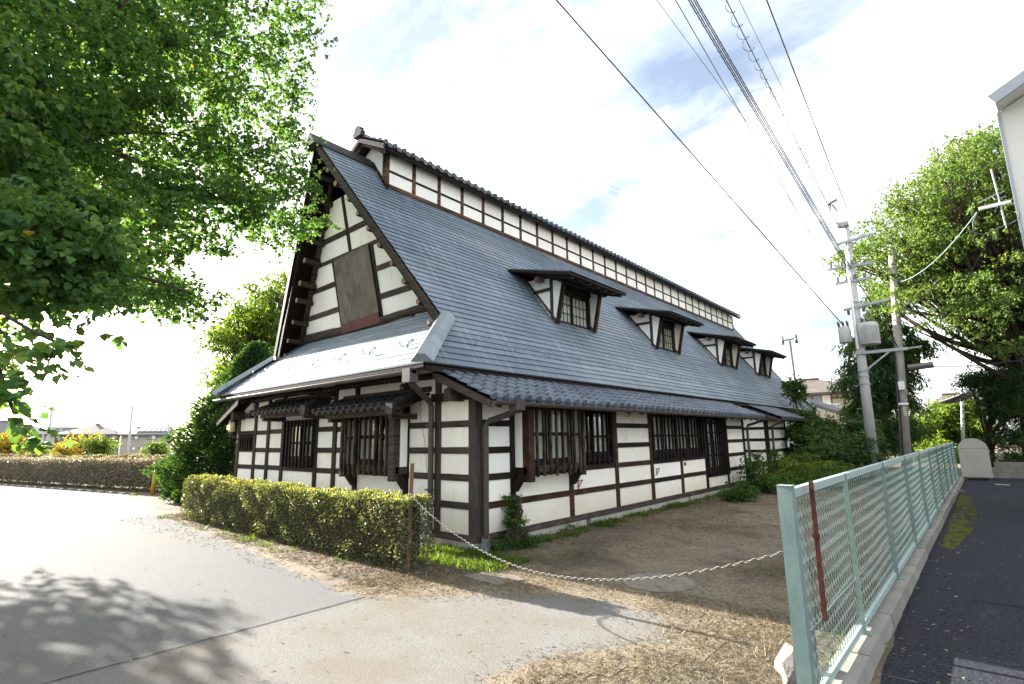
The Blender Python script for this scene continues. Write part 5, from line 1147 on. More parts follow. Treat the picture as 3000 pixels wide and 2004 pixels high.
blob('cedar_tree', 'tall dark cedar with drooping foliage behind the utility poles', [(2535, 1000, 33, 45, 50), (2550, 1090, 33, 65, 60), (2590, 930, 34, 45, 50), (2530, 1190, 33, 60, 60), (2620, 1080, 34, 55, 80), (2620, 1200, 34, 55, 60), (2600, 860, 35, 35, 40), (2690, 1010, 35, 35, 35), (2580, 1270, 33, 60, 40)], 34000, .26, .22, MT['leaf_cedar'], 'tree', droop=.7)
blob('dark_pine', 'dark spreading pine at the right edge above the block wall', [(2900, 1140, 33, 60, 40), (2960, 1125, 33, 60, 45), (2855, 1120, 33, 22, 25), (2985, 1200, 32, 40, 45), (2930, 1200, 33, 50, 30), (2990, 1290, 32, 30, 40), (2975, 1350, 32, 40, 30)], 24000, .2, .16, MT['leaf_dark'], 'tree', droop=-.1)
blob('sunlit_bushes', 'yellow green sunlit bushes between the old pole and storage locker', [(2720, 1270, 43, 55, 50), (2770, 1230, 44, 60, 50), (2700, 1310, 42, 50, 30), (2800, 1190, 45, 50, 40), (2840, 1260, 44, 40, 40), (2750, 1320, 41, 60, 22), (2880, 1290, 44, 30, 40)], 18000, .24, .5, MT['leaf_bright'])
blob('climbing_bush', 'green climbing bush swallowing the far end of the roof', [(2345, 1235, 27, 26, 50), (2322, 1150, 28, 10, 40), (2380, 1280, 26, 45, 40), (2350, 1330, 25, 38, 38), (2320, 1300, 26, 14, 50)], 14000, .13, .6, MT['leaf_shrub'])
blob('dark_shrub', 'dark green shrub mass in front of the cedar trunk', [(2420, 1290, 26, 50, 40), (2480, 1260, 27, 55, 45), (2440, 1340, 24, 55, 35), (2520, 1320, 25, 50, 40), (2400, 1240, 27, 30, 30)], 16000, .15, .4, MT['leaf_cedar'])
blob('bamboo_grass', 'bright bamboo grass clump beside the far lean-to', [(2320, 1375, 22, 34, 28), (2360, 1355, 22, 40, 32), (2285, 1400, 21, 26, 18), (2400, 1372, 22, 30, 25)], 4600, .26, .16, MT['leaf_bright'], 'plant', droop=.5)
blob('wall_creeper', 'green creeper climbing the far corner of the timber wall', [(2198, 1385, 18.8, 9, 36), (2215, 1345, 19.5, 12, 24), (2225, 1405, 19, 24, 18), (2272, 1350, 22, 8, 26), (2190, 1425, 18.5, 12, 12)], 3000, .085, .6, MT['leaf_shrub'], 'plant')
blob('low_weeds', 'low green weeds spreading at the foot of the far bushes', [(2260, 1425, 18, 50, 14), (2330, 1415, 19, 60, 14), (2400, 1400, 20, 60, 14), (2470, 1390, 21, 60, 14), (2180, 1445, 16, 40, 8)], 9000, .10, .4, MT['leaf_shrub'], 'plant', stem=False)
blob('corner_shrub', 'small leafy shrub at the base of the timber wall near the corner', [(1500, 1535, 9.1, 30, 38), (1505, 1475, 9.2, 14, 26), (1490, 1585, 9.0, 48, 26), (1540, 1595, 9.2, 34, 20)], 4200, .042, .5, MT['leaf_shrub'], 'shrub')
blob('seedling_weed', 'tiny weed tuft growing against the sill beam', [(1672, 1548, 10.2, 14, 10)], 160, .04, .5, MT['leaf_shrub'], 'plant', stem=False)

# ============================================================ UTILITY POLES AND CABLES
def pole(name, label, base, top, r0, r1, m, group=None):
    t = thing(name, label, 'pole', base, group); mb = MB(); b = Vector(base); c = Vector(top); mb.tube([b, b.lerp(c, .5), c], [r0, (r0+r1)/2, r1], 16); o = obj('shaft', mb, m, t, True); return t
def arm(t, a, b, w=.09, m=None, ins=0, insup=1):
    mb = MB(); mb.bar(a, b, w, w); ar = obj('crossarm', mb, m or MT['galv'], t)
    for i in range(ins):
        p = Vector(a).lerp(Vector(b), (i+.3)/max(1, ins)); mb = MB(); mb.tube([p, p+Vector((0, 0, .1*insup)), p+Vector((0, 0, .13*insup)), p+Vector((0, 0, .24*insup))], [.025, .06, .05, .045], 8); obj('insulator', mb, MT['ins'], ar, True)
    return ar
p1 = pole('utility_pole', 'pale concrete utility pole with transformers and crossarms', (3.18, 18, 0), (3.34, 18, 10.15), .19, .12, MT['pole'])
arm(p1, (2.98, 17.85, 9.36), (4.22, 17.85, 9.48), ins=0); arm(p1, (2.55, 17.85, 8.38), (4.05, 17.85, 8.32), ins=4); arm(p1, (2.74, 17.85, 7.73), (3.95, 17.85, 7.75), ins=4); arm(p1, (2.9, 17.85, 6.62), (4.42, 17.85, 6.78), ins=3, insup=-1); arm(p1, (3.1, 17.85, 4.84), (4.75, 17.85, 4.83), .11)
for a_, b_, w_ in (((3.3, 17.85, 4.1), (4.2, 17.85, 4.8), .06), ((3.3, 17.85, 9.0), (3.7, 17.85, 9.4), .05), ((3.3, 17.85, 6.9), (3.9, 17.85, 6.7), .04)):
    mb = MB(); mb.bar(a_, b_, w_, w_); obj('strut', mb, MT['galv'], p1)
mb = MB(); mb.tube([(3.2, 17.82, 5.0), (3.24, 17.82, 8.6)], .045, 8); obj('conduit', mb, MT['white'], p1)
for (x, z, r, h) in ((2.83, 5.62, .22, .66), (3.62, 5.55, .34, .86)):
    mb = MB(); mb.tube([(x, 17.85, z-h/2), (x, 17.85, z-h/2+.03), (x, 17.85, z+h/2-.05), (x, 17.85, z+h/2)], [r*.9, r, r, r*.85], 18); tr_ = obj('transformer', mb, MT['pole'], p1, True)
    if r > .3:
        for k in range(9): a = 2.6+k*.22; mb = MB(); mb.box(-.012, .012, -.05, .05, -.3, .3); mb.v = [(x+(r+.04)*math.cos(a+1.5)+q[0], 17.85-(r+.03)*abs(math.sin(a+1.5))+q[1]*.3, z+q[2]) for q in mb.v]; obj('cooling_fin', mb, MT['pole'], tr_)
    for k in range(3): mb = MB(); q = (x-.15+.15*k, 17.75, z+h/2); mb.tube([q, (q[0], q[1]-.06, q[2]+.12), (q[0]-.03, q[1]-.08, q[2]+.2)], [.04, .05, .03], 8); obj('bushing', mb, MT['ins'], tr_, True)
mb = MB(); mb.box(3.1, 3.45, 17.7, 18.0, 10.05, 10.2); obj('cap', mb, MT['galv'], p1)
for zb_ in (3.6, 4.1, 3.9): mb = MB(); mb.tube([(3.24, 18, zb_), (3.24, 18, zb_+.05)], .19, 14); obj('pole_band', mb, MT['galv'], p1)
for k in range(9): mb = MB(); zq = 1.8+k*.45; mb.tube([(3.2, 18, zq), (3.2+(.34 if k % 2 else -.34), 17.95, zq)], .01, 5); obj('step_bolt', mb, MT['galv'], p1)
p2 = pole('utility_pole', 'older grey concrete pole beside the cedar tree', (3.66, 24, 0), (4.34, 24, 10.5), .21, .15, MT['pole_old'])
arm(p2, (3.6, 23.75, 5.55), (4.9, 23.75, 5.62), .07)
for zq in (3.2, 6.6, 8.2): mb = MB(); xq = 3.66+.068*zq; mb.tube([(xq, 24, zq), (xq, 24, zq+.07)], .225-.004*zq, 14); obj('pole_band', mb, MT['galv'], p2)
mb = MB(); mb.box(3.82, 4.06, 23.70, 23.76, 3.72, 4.1); obj('plate', mb, MT['white'], p2)
mb = MB(); mb.box(3.86, 3.98, 23.74, 23.79, 2.5, 2.95); obj('plate', mb, MT['far_cream'], p2)
mb = MB(); mb.box(3.72, 4.1, 23.72, 23.78, 3.02, 3.12); obj('plate', mb, MT['white'], p2)
mb = MB(); mb.tube([(3.55, 23.8, 0), (3.75, 23.78, 3), (3.9, 23.78, 6.2)], .04, 6); obj('conduit', mb, MT['black'], p2)
def wpt(px, py, y_):
    d = _f+_r*(px-1500)/FPX-_u*(py-1002)/FPX; return CAM+d*((y_-CAM[1])/d[1])
def cable(name, label, a, b, r, m=None, ext=1.2, sag=.0, extra=None):
    a = np.array(a); b = np.array(b); s = a+(a-b)*ext; mb = MB(); pts = []
    for i in range(33):
        t = i/32; p = s+(b-s)*t; p = p-np.array([0, 0, 1])*sag*4*t*(1-t); pts.append(tuple(p))
    mb.tube(pts, r, 6); 
    if extra: extra(mb, pts)
    return tag(obj(name, mb, m or MT['black'], smooth=True), label, 'cable')
cable('overhead_cable', 'single thick black cable descending to the transformer', wpt(1630, 0, 4), (2.85, 17.8, 5.95), .021)
cable('overhead_cable', 'faint thin wire left of the black cable bundle', wpt(1924, 0, 4), (2.75, 17.85, 9.9), .007, MT['gutter'])
cable('overhead_cable', 'thin grey wire running just left of the black bundle', wpt(1979, 0, 4), (2.55, 17.85, 8.62), .011, MT['gutter'])
def strands(mb, pts):
    for k in range(3):
        q = [tuple(np.array(p)+np.array([.07*math.cos(k*2.1), 0, .07*math.sin(k*2.1)-.1])) for p in pts]; mb.tube(q, .013, 5)
    P_ = np.array(pts); n = 150; v = []
    for i in range(n*8):
        t = i/(n*8)*(len(P_)-1); j = min(int(t), len(P_)-2); p = P_[j]+(P_[j+1]-P_[j])*(t-j); a = 2*math.pi*i/8; v.append(tuple(p+np.array([.085*math.cos(a), 0, .085*math.sin(a)-.085])))
    mb.tube(v, .0035, 4, False)
cable('cable_bundle', 'dark bundle of telephone cables lashed with spiral wire', wpt(2032, 0, 4), wpt(2490, 785, 18), .013, extra=strands)
b2 = cable('cable_bundle', 'dark cable bundle passing on from pale pole to older pole', wpt(2490, 785, 18), (4.05, 23.8, 5.6), .02, ext=0)
def coil(mb, pts):
    P_ = np.array(pts); n = 70; v = []
    for i in range(n*10):
        t = i/(n*10)*(len(P_)-1); j = min(int(t), len(P_)-2); p = P_[j]+(P_[j+1]-P_[j])*(t-j); a = 2*math.pi*i/10; rr = .10+.06*math.sin(i*.013)+.05*math.sin(i*.05); v.append(tuple(p+np.array([rr*math.cos(a), 0, rr*math.sin(a)-rr*.8])))
    mb.tube(v, .0065, 4, False)
cable('coiled_cable', 'wire wrapped in loose wide spirals right of the bundle', wpt(2128, 0, 4), wpt(2455, 660, 17.9), .011, extra=coil)
cable('overhead_cable', 'very faint wire right of the spiral wire', wpt(2165, 0, 4), wpt(2480, 640, 17.9), .006, MT['gutter'])
cable('overhead_cable', 'rightmost single dark wire ending at the pole top', wpt(2246, 0, 4), wpt(2492, 640, 18), .014)
cable('service_drop', 'pair of service wires leading from pole into the zelkova', wpt(2428, 602, 17.5), at(2700, 500, 30), .012, ext=0, sag=.4)
mb = MB(); q = Vector(wpt(2425, 600, 17.6)); mb.tube([q, q+Vector((.35, 0, .12))], .05, 8); mb.tube([q+Vector((.05, 0, -.25)), q+Vector((.1, 0, .1))], .035, 6); mb.tube([q+Vector((.15, 0, -.05)), q+Vector((.3, .0, -.35))], .04, 6); tag(obj('cable_clamp', mb, MT['ins']), 'dark clamp cluster where the service wires leave the bundle', 'clamp')
cable('overhead_cable', 'low dark wire crossing behind the locker at right', at(2690, 1072, 27), at(3060, 1043, 27), .02, ext=0, sag=.15)
mb = MB(); mb.tube([at(2660, 1078, 27), at(2735, 1068, 27)], .13, 8); tag(obj('cable_closure', mb, MT['ins']), 'black cylindrical splice closure on the low wire', 'cable box')
# faint wires behind the house
for i, (a, b_) in enumerate((((1000, 300, 70), (2300, 730, 90)), ((1060, 265, 70), (2350, 760, 90)), ((1350, 400, 70), (2400, 800, 90)))):
    cable('distant_wire', ('lowest', 'topmost', 'rightmost')[i]+' of three faint wires in the sky beyond the roof', at(*a), at(*b_), .014, MT['galv'], ext=0)
# twin-headed lamp pole with vine
lp = thing('lamp_pole', 'slim steel pole with two cylinder lamp heads behind the roof', 'lamp', (-1.1, 28, 0)); mb = MB(); mb.tube([(-1.35, 28, 0), (-1.46, 28, 7.3)], [.10, .085], 12); obj('shaft', mb, MT['galv'], lp, True)
mb = MB(); mb.bar((-1.8, 28, 7.35), (-1.1, 28, 7.4), .09, .09); obj('crossarm', mb, MT['galv'], lp)
for x in (-1.82, -1.08): mb = MB(); mb.tube([(x, 28, 7.1), (x-.03, 28, 7.62)], .085, 12); obj('lamp_head', mb, MT['galv'], lp, True)

# ============================================================ STORAGE LOCKER, WALL, RIGHT BUILDING
bn = thing('storage_locker', 'beige steel storage locker with an arched top at the lot end', 'locker', (6.08, 20.3, 0))
sec = [(5.64, .1), (6.50, .1), (6.50, 1.12)]+[(6.07+.43*math.cos(t), 1.12+.40*math.sin(t)) for t in [math.pi*i/14 for i in range(1, 14)]]+[(5.64, 1.12)]
obj('body', MB().prism([(x, 19.95, z) for x, z in sec], (0, .78, 0)), MT['bin'], bn)
mb = MB().box(5.66, 6.48, 19.935, 19.952, .12, 1.14); obj('door', mb, MT['bin'], bn)
mb = MB().box(5.66, 6.48, 19.944, 19.956, 1.143, 1.152); obj('seam', mb, MT['far_frame'], bn)
for x in (5.70, 6.38):
    for q in (20, 20.5): pbox('foot', MT['far_frame'], bn, x, x+.08, q, q+.1, 0, .1)
mb = MB().box(6.49, 6.53, 20.05, 20.12, 1.0, 1.1); obj('latch', mb, MT['galv'], bn)
bw = thing('block_wall', 'low grey concrete block wall behind the parking lot', 'wall', (11, 21.75, 0))
for r in range(3):
    for c in range(26):
        x = 6.6+c*.4-(.2 if r % 2 else 0); pbox('block', MT['concrete'], bw, x+.004, x+.396, 21.66+jit(.004), 21.8, r*.2, r*.2+.194)
bl = thing('cream_building', 'pale cream house wall with white gable eaves at right edge', 'house', (10.5, 10, 0))
BX, BY = 7.46, 8.0
obj('wall', MB().prism([(BX, BY, 0), (BX+6.4, BY, 0), (BX+6.4, BY, 8.3), (BX+3.2, BY, 9.9), (BX, BY, 8.3)], (.75, 5, 0)), MT['bldg'], bl)
mb = MB(); mb.hexa([(BX-.06, BY-.55, 8.33), (BX+3.2, BY-.55, 10.0), (BX+3.95, BY+5, 10.0), (BX+.7, BY+5, 8.33), (BX-.06, BY-.55, 8.50), (BX+3.2, BY-.55, 10.17), (BX+3.95, BY+5, 10.17), (BX+.7, BY+5, 8.50)]); obj('roof', mb, MT['bldg'], bl)
mb = MB(); mb.bar((BX-.10, BY-.58, 8.36), (BX+3.2, BY-.58, 10.06), .05, .22, (0, 0, 1)); obj('fascia', mb, MT['galv'], bl)
mb = MB(); mb.box(BX-.02, BX+.03, BY-.025, BY+.02, 0, 8.35); obj('corner_trim', mb, MT['galv'], bl)
mb = MB(); mb.box(BX-.03, BX+.4, BY-.03, BY, 5.02, 5.12); obj('trim_band', mb, MT['white'], bl)
an = thing('aerial', 'white bracket with aerial mast on the cream building corner', 'antenna', (7.3, 7.9, 6)); 
def w8(px, py): return Vector(wpt(px, py, 7.85))
mb = MB(); mb.bar(w8(2868, 612), w8(2962, 590), .06, .06); obj('arm', mb, MT['white'], an)
mb = MB(); mb.tube([w8(2903, 495), w8(2948, 668)], .014, 8); obj('mast', mb, MT['galv'], an)
mb = MB(); mb.tube([w8(2868, 594), w8(2905, 575), w8(2945, 560)], .01, 6); mb.tube([w8(2905, 575), w8(2915, 585), w8(2948, 575)], .012, 6); obj('stay', mb, MT['galv'], an)
mb = MB(); mb.tube([w8(2862, 625), w8(2850, 650), w8(2852, 680), w8(2880, 690), w8(2920, 670), w8(2960, 655)], .012, 6); mb.tube([w8(2960, 655), w8(2985, 640), w8(2985, 620)], .012, 6); obj('cable', mb, MT['far_frame'], an, True)
cable('service_cable', 'teal service cable dropping left from the building bracket', w8(2862, 622), at(2640, 825, 22), .012, MT['fence'], ext=0, sag=.25)
cable('service_cable', 'dark service cable dropping steeply from the building bracket', w8(2905, 680), at(2760, 935, 22), .012, MT['black'], ext=0, sag=.1)

# ============================================================ FAR HOUSES AND POLES
def far_house(name, label, pl, pr, D, pe, ridge, depth, wallm, roofm, wins, zg=-1.5, over=.6, group=None, D2=None, solar=None, extras=None):
    """pl..pr: px of the wall ends, pe: py of the eave, ridge: (px0, px1, py)"""
    A = at(pl, 1300, D); B = at(pr, 1300, D2 or D); A[2] = B[2] = 0; ze = at((pl+pr)/2, pe, D)[2]
    ax = B-A; L = np.linalg.norm(ax); ax = ax/L; dp = np.array([-ax[1], ax[0], 0]);
    if np.dot(dp, A-CAM) < 0: dp = -dp
    def T(a, d, z): return tuple(A+ax*a+dp*d+np.array([0, 0, z]))
    t = thing(name, label, 'house', tuple(A+ax*L/2+dp*depth/2), group)
    mb = MB(); mb.hexa([T(0, 0, zg), T(L, 0, zg), T(L, depth, zg), T(0, depth, zg), T(0, 0, ze), T(L, 0, ze), T(L, depth, ze), T(0, depth, ze)]); w = obj('wall', mb, wallm, t)
    r0, r1, rp = ridge; zr = at((r0+r1)/2, rp, D+depth/2)[2]; fr0 = (r0-pl)/(pr-pl)*L; fr1 = (r1-pl)/(pr-pl)*L
    e = [T(-over, -over, ze), T(L+over, -over, ze), T(L+over, depth+over, ze), T(-over, depth+over, ze), T(fr0, depth/2, zr), T(fr1, depth/2, zr)]
    mb = MB(); mb.add(e+[T(-over, -over, ze-.18), T(L+over, -over, ze-.18), T(L+over, depth+over, ze-.18), T(-over, depth+over, ze-.18)], [(0, 1, 5, 4), (1, 2, 5), (2, 3, 4, 5), (3, 0, 4), (6, 7, 1, 0), (7, 8, 2, 1), (8, 9, 3, 2), (9, 6, 0, 3), (9, 8, 7, 6)]); rf = obj('roof', mb, roofm, t)
    mb = MB(); mb.tube([T(fr0, depth/2, zr+.05), T(fr1, depth/2, zr+.05)], .12, 6); obj('ridge', mb, roofm, rf)
    mb = MB(); mb.box(0, 1, 0, 1, 0, 1); mb.v = [T(x*L, -.03-.05*y_, ze-.55+.12*z) for x, y_, z in mb.v]; obj('eave_band', mb, MT['far_frame'], t)
    for (x0, x1, q0, q1) in wins:
        a0 = (x0-pl)/(pr-pl)*L; a1 = (x1-pl)/(pr-pl)*L; z1 = at((x0+x1)/2, q0, D)[2]; z0 = at((x0+x1)/2, q1, D)[2]
        mb = MB(); mb.box(0, 1, 0, 1, 0, 1); mb.v = [T(a0+(a1-a0)*x, -.08*y_, z0+(z1-z0)*z) for x, y_, z in mb.v]; wf = obj('window', mb, MT['far_frame'], t)
        for k in range(2): mb = MB(); mb.box(0, 1, 0, 1, 0, 1); u0, u1 = (.06, .48) if k == 0 else (.52, .94); mb.v = [T(a0+(a1-a0)*(u0+(u1-u0)*x), -.085-.02*y_, z0+(z1-z0)*(.08+.84*z)) for x, y_, z in mb.v]; obj('pane', mb, MT['far_glass'] if k == 0 else MT['curtain'], wf)
    if solar:
        s0, s1, c0, c1, n = solar; nrm = np.cross(np.array(e[1])-np.array(e[0]), np.array(e[4])-np.array(e[0])); nrm /= np.linalg.norm(nrm); nrm = nrm if nrm[2] > 0 else -nrm
        for k in range(n):
            a, b = s0+(s1-s0)*k/n+.01, s0+(s1-s0)*(k+1)/n-.01; pts = []
            for (u, v) in ((a, c0), (b, c0), (b, c1), (a, c1)):
                ed = np.array(T(u*L, -over, ze)); tp = np.array(T(fr0+(fr1-fr0)*u, depth/2, zr)); pts.append(ed+(tp-ed)*v+nrm*.1)
            mb = MB(); mb.prism([tuple(p) for p in pts], tuple(nrm*.06)); obj('solar_panel', mb, MT['solar'], rf)
    return t
FH = MT
far_house('distant_house', 'brown walled house at the far left edge behind the hedge', -120, 58, 92, 1268, (-80, 20, 1235), 9, MT['far_wall_c'], MT['far_roof'], [(-20, 20, 1280, 1300)])
far_house('distant_house', 'white distant house with grey hip roof, left of the grey pole', 55, 150, 118, 1271, (40, 85, 1245), 9, MT['far_wall_b'], MT['far_roof'], [(72, 86, 1280, 1293), (128, 137, 1277, 1292)], solar=(.1, .5, .2, .6, 3))
far_house('distant_house', 'distant house with plain flat grey roof behind the others', 150, 232, 150, 1272, (140, 228, 1253), 9, MT['far_wall_a'], MT['far_roof'], [])
mid = far_house('distant_house', 'beige distant house with broad pointed roof and dark balcony', 158, 350, 122, 1272, (270, 285, 1244), 12, MT['far_wall_a'], MT['far_roof'], [(162, 174, 1277, 1293), (188, 208, 1276, 1291), (313, 337, 1274, 1287)])
mb = MB(); a = at(166, 1306, 120); b = at(210, 1306, 120); z0 = at(190, 1308, 120)[2]; z1 = at(190, 1292, 120)[2]; mb.prism([(a[0], a[1], z0), (b[0], b[1], z0), (b[0], b[1], z1), (a[0], a[1], z1)], (.8, .3, 0)); obj('balcony', mb, MT['far_frame'], mid)
far_house('distant_house', 'distant beige house with a row of solar panels on its roof', 352, 500, 116, 1272, (392, 500, 1253), 10, MT['far_wall_a'], MT['far_roof'], [(378, 403, 1276, 1288), (429, 453, 1275, 1288), (375, 398, 1310, 1319), (406, 418, 1310, 1318), (425, 438, 1309, 1317)], solar=(.16, .98, .30, .92, 7))
rh = far_house('neighbour_house', 'cream two storey house with brown tile roof beyond the bushes', 2335, 2560, 52, 1149, (2360, 2425, 1112), 9, MT['far_cream'], MT['far_roof_b'], [(2397, 2457, 1155, 1190)], zg=0, over=.7)
mb = MB(); a = at(2395, 1193, 51); b = at(2460, 1193, 51); mb.tube([tuple(a), tuple(b)], .04, 6); mb.tube([tuple(at(2395, 1184, 51)), tuple(at(2460, 1184, 51))], .04, 6)
for k in range(9): mb.tube([tuple(at(2395+k*8.1, 1184, 51)), tuple(at(2395+k*8.1, 1196, 51))], .02, 5)
obj('balcony_rail', mb, MT['white'], rh)
mb = MB(); A = at(2345, 1180, 46); B = at(2480, 1222, 46); mb.prism([tuple(A), tuple(B), tuple(B+[0, 0, .25]), tuple(A+[0, 0, .3])], (-.2, .9, .35)); obj('porch_roof', mb, MT['far_roof'], rh)
far_house('low_house', 'low roofed house glimpsed through bushes right of the old pole', 2760, 2900, 48, 1200, (2780, 2850, 1155), 7, MT['far_wall_b'], MT['far_roof_b'], [], zg=0)
mb = MB(); A, B = at(2745, 1182, 36), at(2832, 1150, 36); C_, D_ = at(2832, 1172, 36), at(2790, 1182, 36); mb.prism([tuple(A), tuple(B), tuple(C_), tuple(D_)], (.4, 1.5, .3)); tag(obj('shed_roof', mb, MT['far_roof']), 'dark edge of a small shed roof among the bushes', 'roof')
for i, (px, pt, pb, D, r, lb) in enumerate(((152, 1191, 1330, 95, .18, 'thick grey concrete pole left of the distant houses'), (183, 1207, 1300, 130, .13, 'short thin pole rising behind the flat roofed house'), (388, 1189, 1335, 90, .18, 'leaning grey concrete pole before the solar panel house'), (347, 1212, 1330, 140, .12, 'distant pole with a double crossarm between house roofs'), (321, 1234, 1300, 150, .10, 'small distant pole left of the double crossarm pole'), (496, 1186, 1330, 110, .15, 'pole with crossarm beside the juniper'), (128, 1258, 1330, 110, .10, 'thin dark pole in front of the white distant house'), (2817, 1093, 1300, 42, .10, 'thin pole above the bushes by the shed roof'))):
    b = at(px-(12 if i in (0, 2) else 3), pb, D); b[2] = -1.5 if px < 1000 else 0; tp = at(px, pt, D); t = pole('distant_pole', lb, tuple(b), tuple(tp), r, r*.7, MT['pole'], None)
    if i in (3, 4, 5, 7):
        for k, dz_ in enumerate((.5, 2.2) if i == 3 else (.6,)): arm(t, tuple(at(px-8, pt, D)-[0, 0, dz_]), tuple(at(px+8, pt, D)-[0, 0, dz_]), .12)
for i, (a, b_) in enumerate((((70, 1217, 100), (388, 1209, 92)), ((152, 1205, 96), (347, 1222, 140)), ((388, 1205, 92), (560, 1232, 92)), ((150, 1240, 100), (345, 1225, 138)))):
    cable('distant_wire', ('long level wire across the far left poles', 'wire sagging from thick grey pole towards the double crossarm', 'wire from the leaning grey pole towards the juniper', 'pale low wire above the white distant house')[i], at(*a), at(*b_), .035, MT['galv'], ext=0, sag=.6)
# small background trees at left
def far_tree(label, px, py, D, rpx, rpy, m, n):
    c = at(px, py, D); s = D/FPX; cl = [(c+unit(1)[0]*np.array([rpx*s, rpx*s, rpy*s])*random.random()**.4, (rpx*s*.3, rpx*s*.3, rpy*s*.22)) for _ in range(26)]
    b = c.copy(); b[2] = -.9 if D > 45 else 0; tree('garden_tree', label, tuple(b), tuple(c), cl, n//26, .22*D/60, .6, m, .1)
far_tree('slender yellow tree with airy branches before the beige house', 238, 1294, 62, 30, 34, MT['leaf_yellow'], 400)
far_tree('rounded yellow green tree right of the slender yellow one', 288, 1304, 60, 24, 16, MT['leaf_bright'], 1800)
far_tree('orange yellow tree at the left frame edge behind the hedge', 18, 1305, 50, 26, 28, MT['leaf_yellow'], 1500)
far_tree('small green shrub behind the far hedge beneath the white house', 92, 1325, 55, 20, 12, MT['leaf_bright'], 1300)
far_tree('yellow shrub above the hedge end beside the juniper', 462, 1322, 34, 22, 20, MT['leaf_bright'], 1500)
far_tree('small yellow shrub beneath the dark balcony', 190, 1318, 60, 26, 10, MT['leaf_yellow'], 700)
# parked car behind the hedge
cb = at(121, 1330, 58); car = thing('parked_car', 'white car whose roof shows above the far hedge', 'car', (cb[0], cb[1], -.75))
vx = np.array([_r[0], _r[1], 0]); vx /= np.linalg.norm(vx); vy = np.array([-vx[1], vx[0], 0])
def cp_(a, d, z): return tuple(np.array([cb[0], cb[1], -.75])+vx*a+vy*d+np.array([0, 0, z]))
mb = MB(); mb.prism([cp_(a, -2, z) for a, z in ((-.82, .25), (.82, .25), (.86, .6), (.8, .95), (-.8, .95), (-.86, .6))], tuple(vy*4)); obj('body', mb, MT['white'], car)
mb = MB(); mb.hexa([cp_(-.8, -1.6, .95), cp_(.8, -1.6, .95), cp_(.8, 1.2, .95), cp_(-.8, 1.2, .95), cp_(-.62, -1.1, 1.62), cp_(.62, -1.1, 1.62), cp_(.62, .7, 1.62), cp_(-.62, .7, 1.62)]); obj('cabin', mb, MT['far_glass'], car)
mb = MB(); mb.hexa([cp_(-.64, -1.15, 1.6), cp_(.64, -1.15, 1.6), cp_(.64, .75, 1.6), cp_(-.64, .75, 1.6), cp_(-.58, -1.0, 1.68), cp_(.58, -1.0, 1.68), cp_(.58, .6, 1.68), cp_(-.58, .6, 1.68)]); obj('roof', mb, MT['white'], car)
for a in (-.8, .8):
    for d in (-1.3, 1.3): mb = MB(); mb.tube([cp_(a-.09, d, .3), cp_(a+.09, d, .3)], .3, 14); obj('wheel', mb, MT['black'], car)

# ============================================================ GROUND COVER
def blades(name, P_, L, w, m, up_=.8, rnd=None):
    n = len(P_); d = unit(n); d[:, 2] = np.abs(d[:, 2])*up_+up_*.35; return leaf_mesh(name, P_, d, unit(n)+np.array([0, 0, .3]), L*(.5+RNG.random(n)), w*(.7+.6*RNG.random(n)), m, rnd, .05)
def scatter(n, x0, x1, y0_, y1, f):
    p = np.stack([x0+(x1-x0)*RNG.random(n), y0_+(y1-y0_)*RNG.random(n), np.full(n, .004)], 1); return p[f(p[:, 0], p[:, 1]) > RNG.random(n)]
def nz(x, y_, s): return .5+.25*(np.sin(x*s+1.3*np.sin(y_*s*.7))+np.sin(y_*s*1.3+1.7*np.sin(x*s*.6+2)))
def in_apron(x, y_): return np.clip(.5+sdist(x, y_)/.5, 0, 1)
def yard(x, y_):
    base = .22+.85*nz(x, y_, 1.3)**1.6*nz(x, y_, 3.7); base = np.where(y_ < -.3, .55, base); base = np.where((x > 3.4) & (y_ < -.2), .95, base); base = np.where((x < 2.2) & (y_ < -.3), .75, base)
    base = np.where((x > 1.7) & (x < 4.4) & (y_ > 0) & (y_ < 8) & (nz(x, y_, .9) > .45), base*.45, base)
    return base*(1-in_apron(x, y_)*.99)*(x > .04)*(1-((x < .8) & (y_ < -2.5)))
p = scatter(420000, .04, 5.2, -5.5, 21, lambda x, y_: yard(x, y_)*np.clip(1.3-(y_+5)/22, .25, 1))
n = len(p); wet = RNG.random(n)
d = unit(n); d[:, 2] = np.abs(d[:, 2])*.28+.03
stuff(link('dry_grass', leaf_mesh('dry_grass', p, d, unit(n)*.5+np.array([0, 0, 1]), .025+.05*RNG.random(n), .004, MT['straw'], np.clip(RNG.random(n)*.93+(nz(p[:, 0], p[:, 1], 2.1) > .72)*.08, 0, 1), .02)))
tag(bpy.data.objects['dry_grass'], 'short dry straw grass covering the yard beside the house', 'grass')
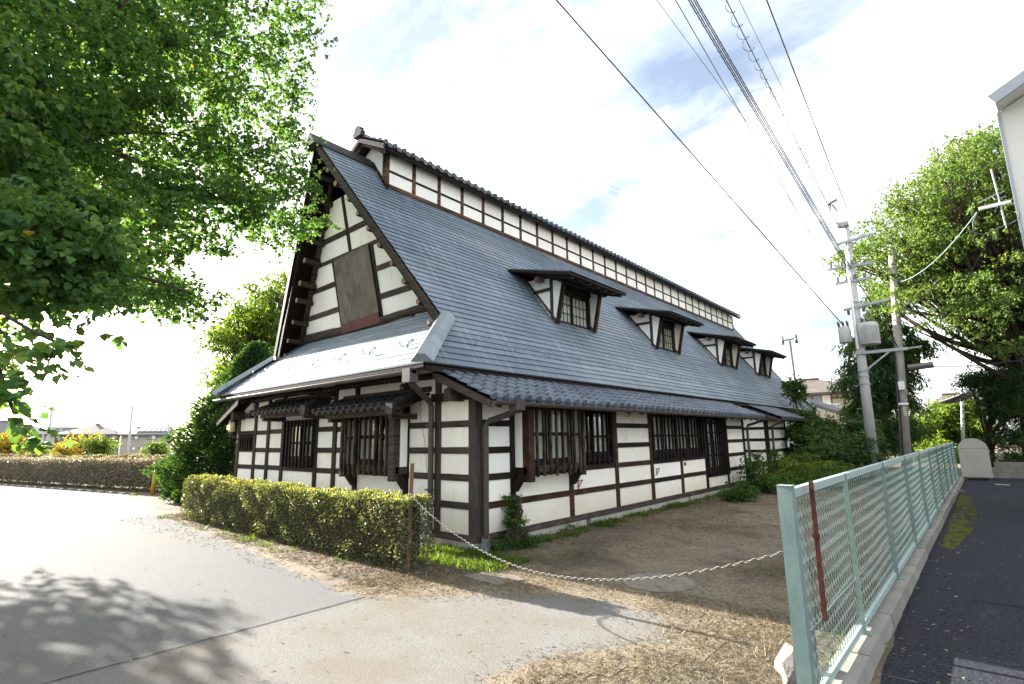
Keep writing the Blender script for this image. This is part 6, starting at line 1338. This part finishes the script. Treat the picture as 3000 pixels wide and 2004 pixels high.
# upright tufts along the lit strip and by the fence
c = scatter(420, .3, 5.2, -5.2, 2.5, lambda x, y_: np.where((x > 3.5) & (y_ < .2), .9, np.where((x < 2.6) & (y_ < -.25) & (y_ > -1.35), .7, .06))*(1-in_apron(x, y_)))
p = np.repeat(c, 26, 0); p[:, :2] += RNG.normal(size=(len(p), 2))*.06; tone = np.repeat(RNG.random(len(c))*.75, 26)+.15*RNG.random(len(p))
o = stuff(link('grass_tufts', blades('grass_tufts', p, .06, .0038, MT['straw'], 1.0, tone))); tag(o, 'upright pale grass tufts beside the fence and house corner', 'grass')
c = np.concatenate([scatter(260, -.95, 1.1, -.95, -.05, lambda x, y_: .8+0*x), scatter(420, .04, .5, .5, 14, lambda x, y_: (.15+.6*(nz(x, y_*1.4, 2) > .6))*(1+y_/14)), scatter(500, .05, 4, 10.5, 19, lambda x, y_: np.clip((y_-10.5)/6, 0, 1)*.8), scatter(60, 5.15, 5.3, -2, 12, lambda x, y_: .5+0*x), scatter(40, -9, -.2, -2.0, -1.62, lambda x, y_: .5+0*x), scatter(120, -33, -16, -4, .2, lambda x, y_: ((y_ > -.3-(-x-16.5)*.17-.35) & (y_ < -.3-(-x-16.5)*.17+.2))*1.0)])
p = np.repeat(c, 22, 0); p[:, :2] += RNG.normal(size=(len(p), 2))*.06
o = stuff(link('green_weeds', blades('green_weeds', p, .09, .010, MT['grass'], .8))); tag(o, 'green weeds and grass along the foundation and under hedges', 'weeds')
# strawy verge under the hedge
p = scatter(26000, -9.5, .8, -2.62, -.9, lambda x, y_: np.where(y_ > (-1.95-.055*(x+6)), .85, .10)*(.35+.65*nz(x, y_, 2.7)))
d = unit(len(p)); d[:, 2] = np.abs(d[:, 2])*.25; o = stuff(link('verge_litter', leaf_mesh('verge_litter', p, d, unit(len(p))*.5+np.array([0, 0, 1]), .04+.06*RNG.random(len(p)), .009, MT['litter'], None, .02))); tag(o, 'brown plant litter on the strip of soil below the hedge', 'litter')
# scattered fallen leaves and chips
p = np.concatenate([scatter(60, -10, 5, -6, -2, lambda x, y_: .5+0*x), scatter(420, 5.5, 6.3, -2.5, 12, lambda x, y_: np.clip(1.15-(x-5.5)*1.7, .05, 1)*np.clip(1.1-y_/12, .1, 1)), scatter(220, 3.2, 5.2, -5, -.2, lambda x, y_: .8+0*x), scatter(130, 6, 12, -2, 18, lambda x, y_: .4+0*x), scatter(240, 0, 5.2, -1, 9, lambda x, y_: .5+0*x)]); p[:, 2] = .014
d = unit(len(p)); d[:, 2] *= .15; o = stuff(link('fallen_leaves', leaf_mesh('fallen_leaves', p, d, unit(len(p))*.35+np.array([0, 0, 1]), .02+.03*RNG.random(len(p)), .02, MT['litter'], None, .15))); tag(o, 'scattered dry fallen leaves on the asphalt and yard', 'leaves')
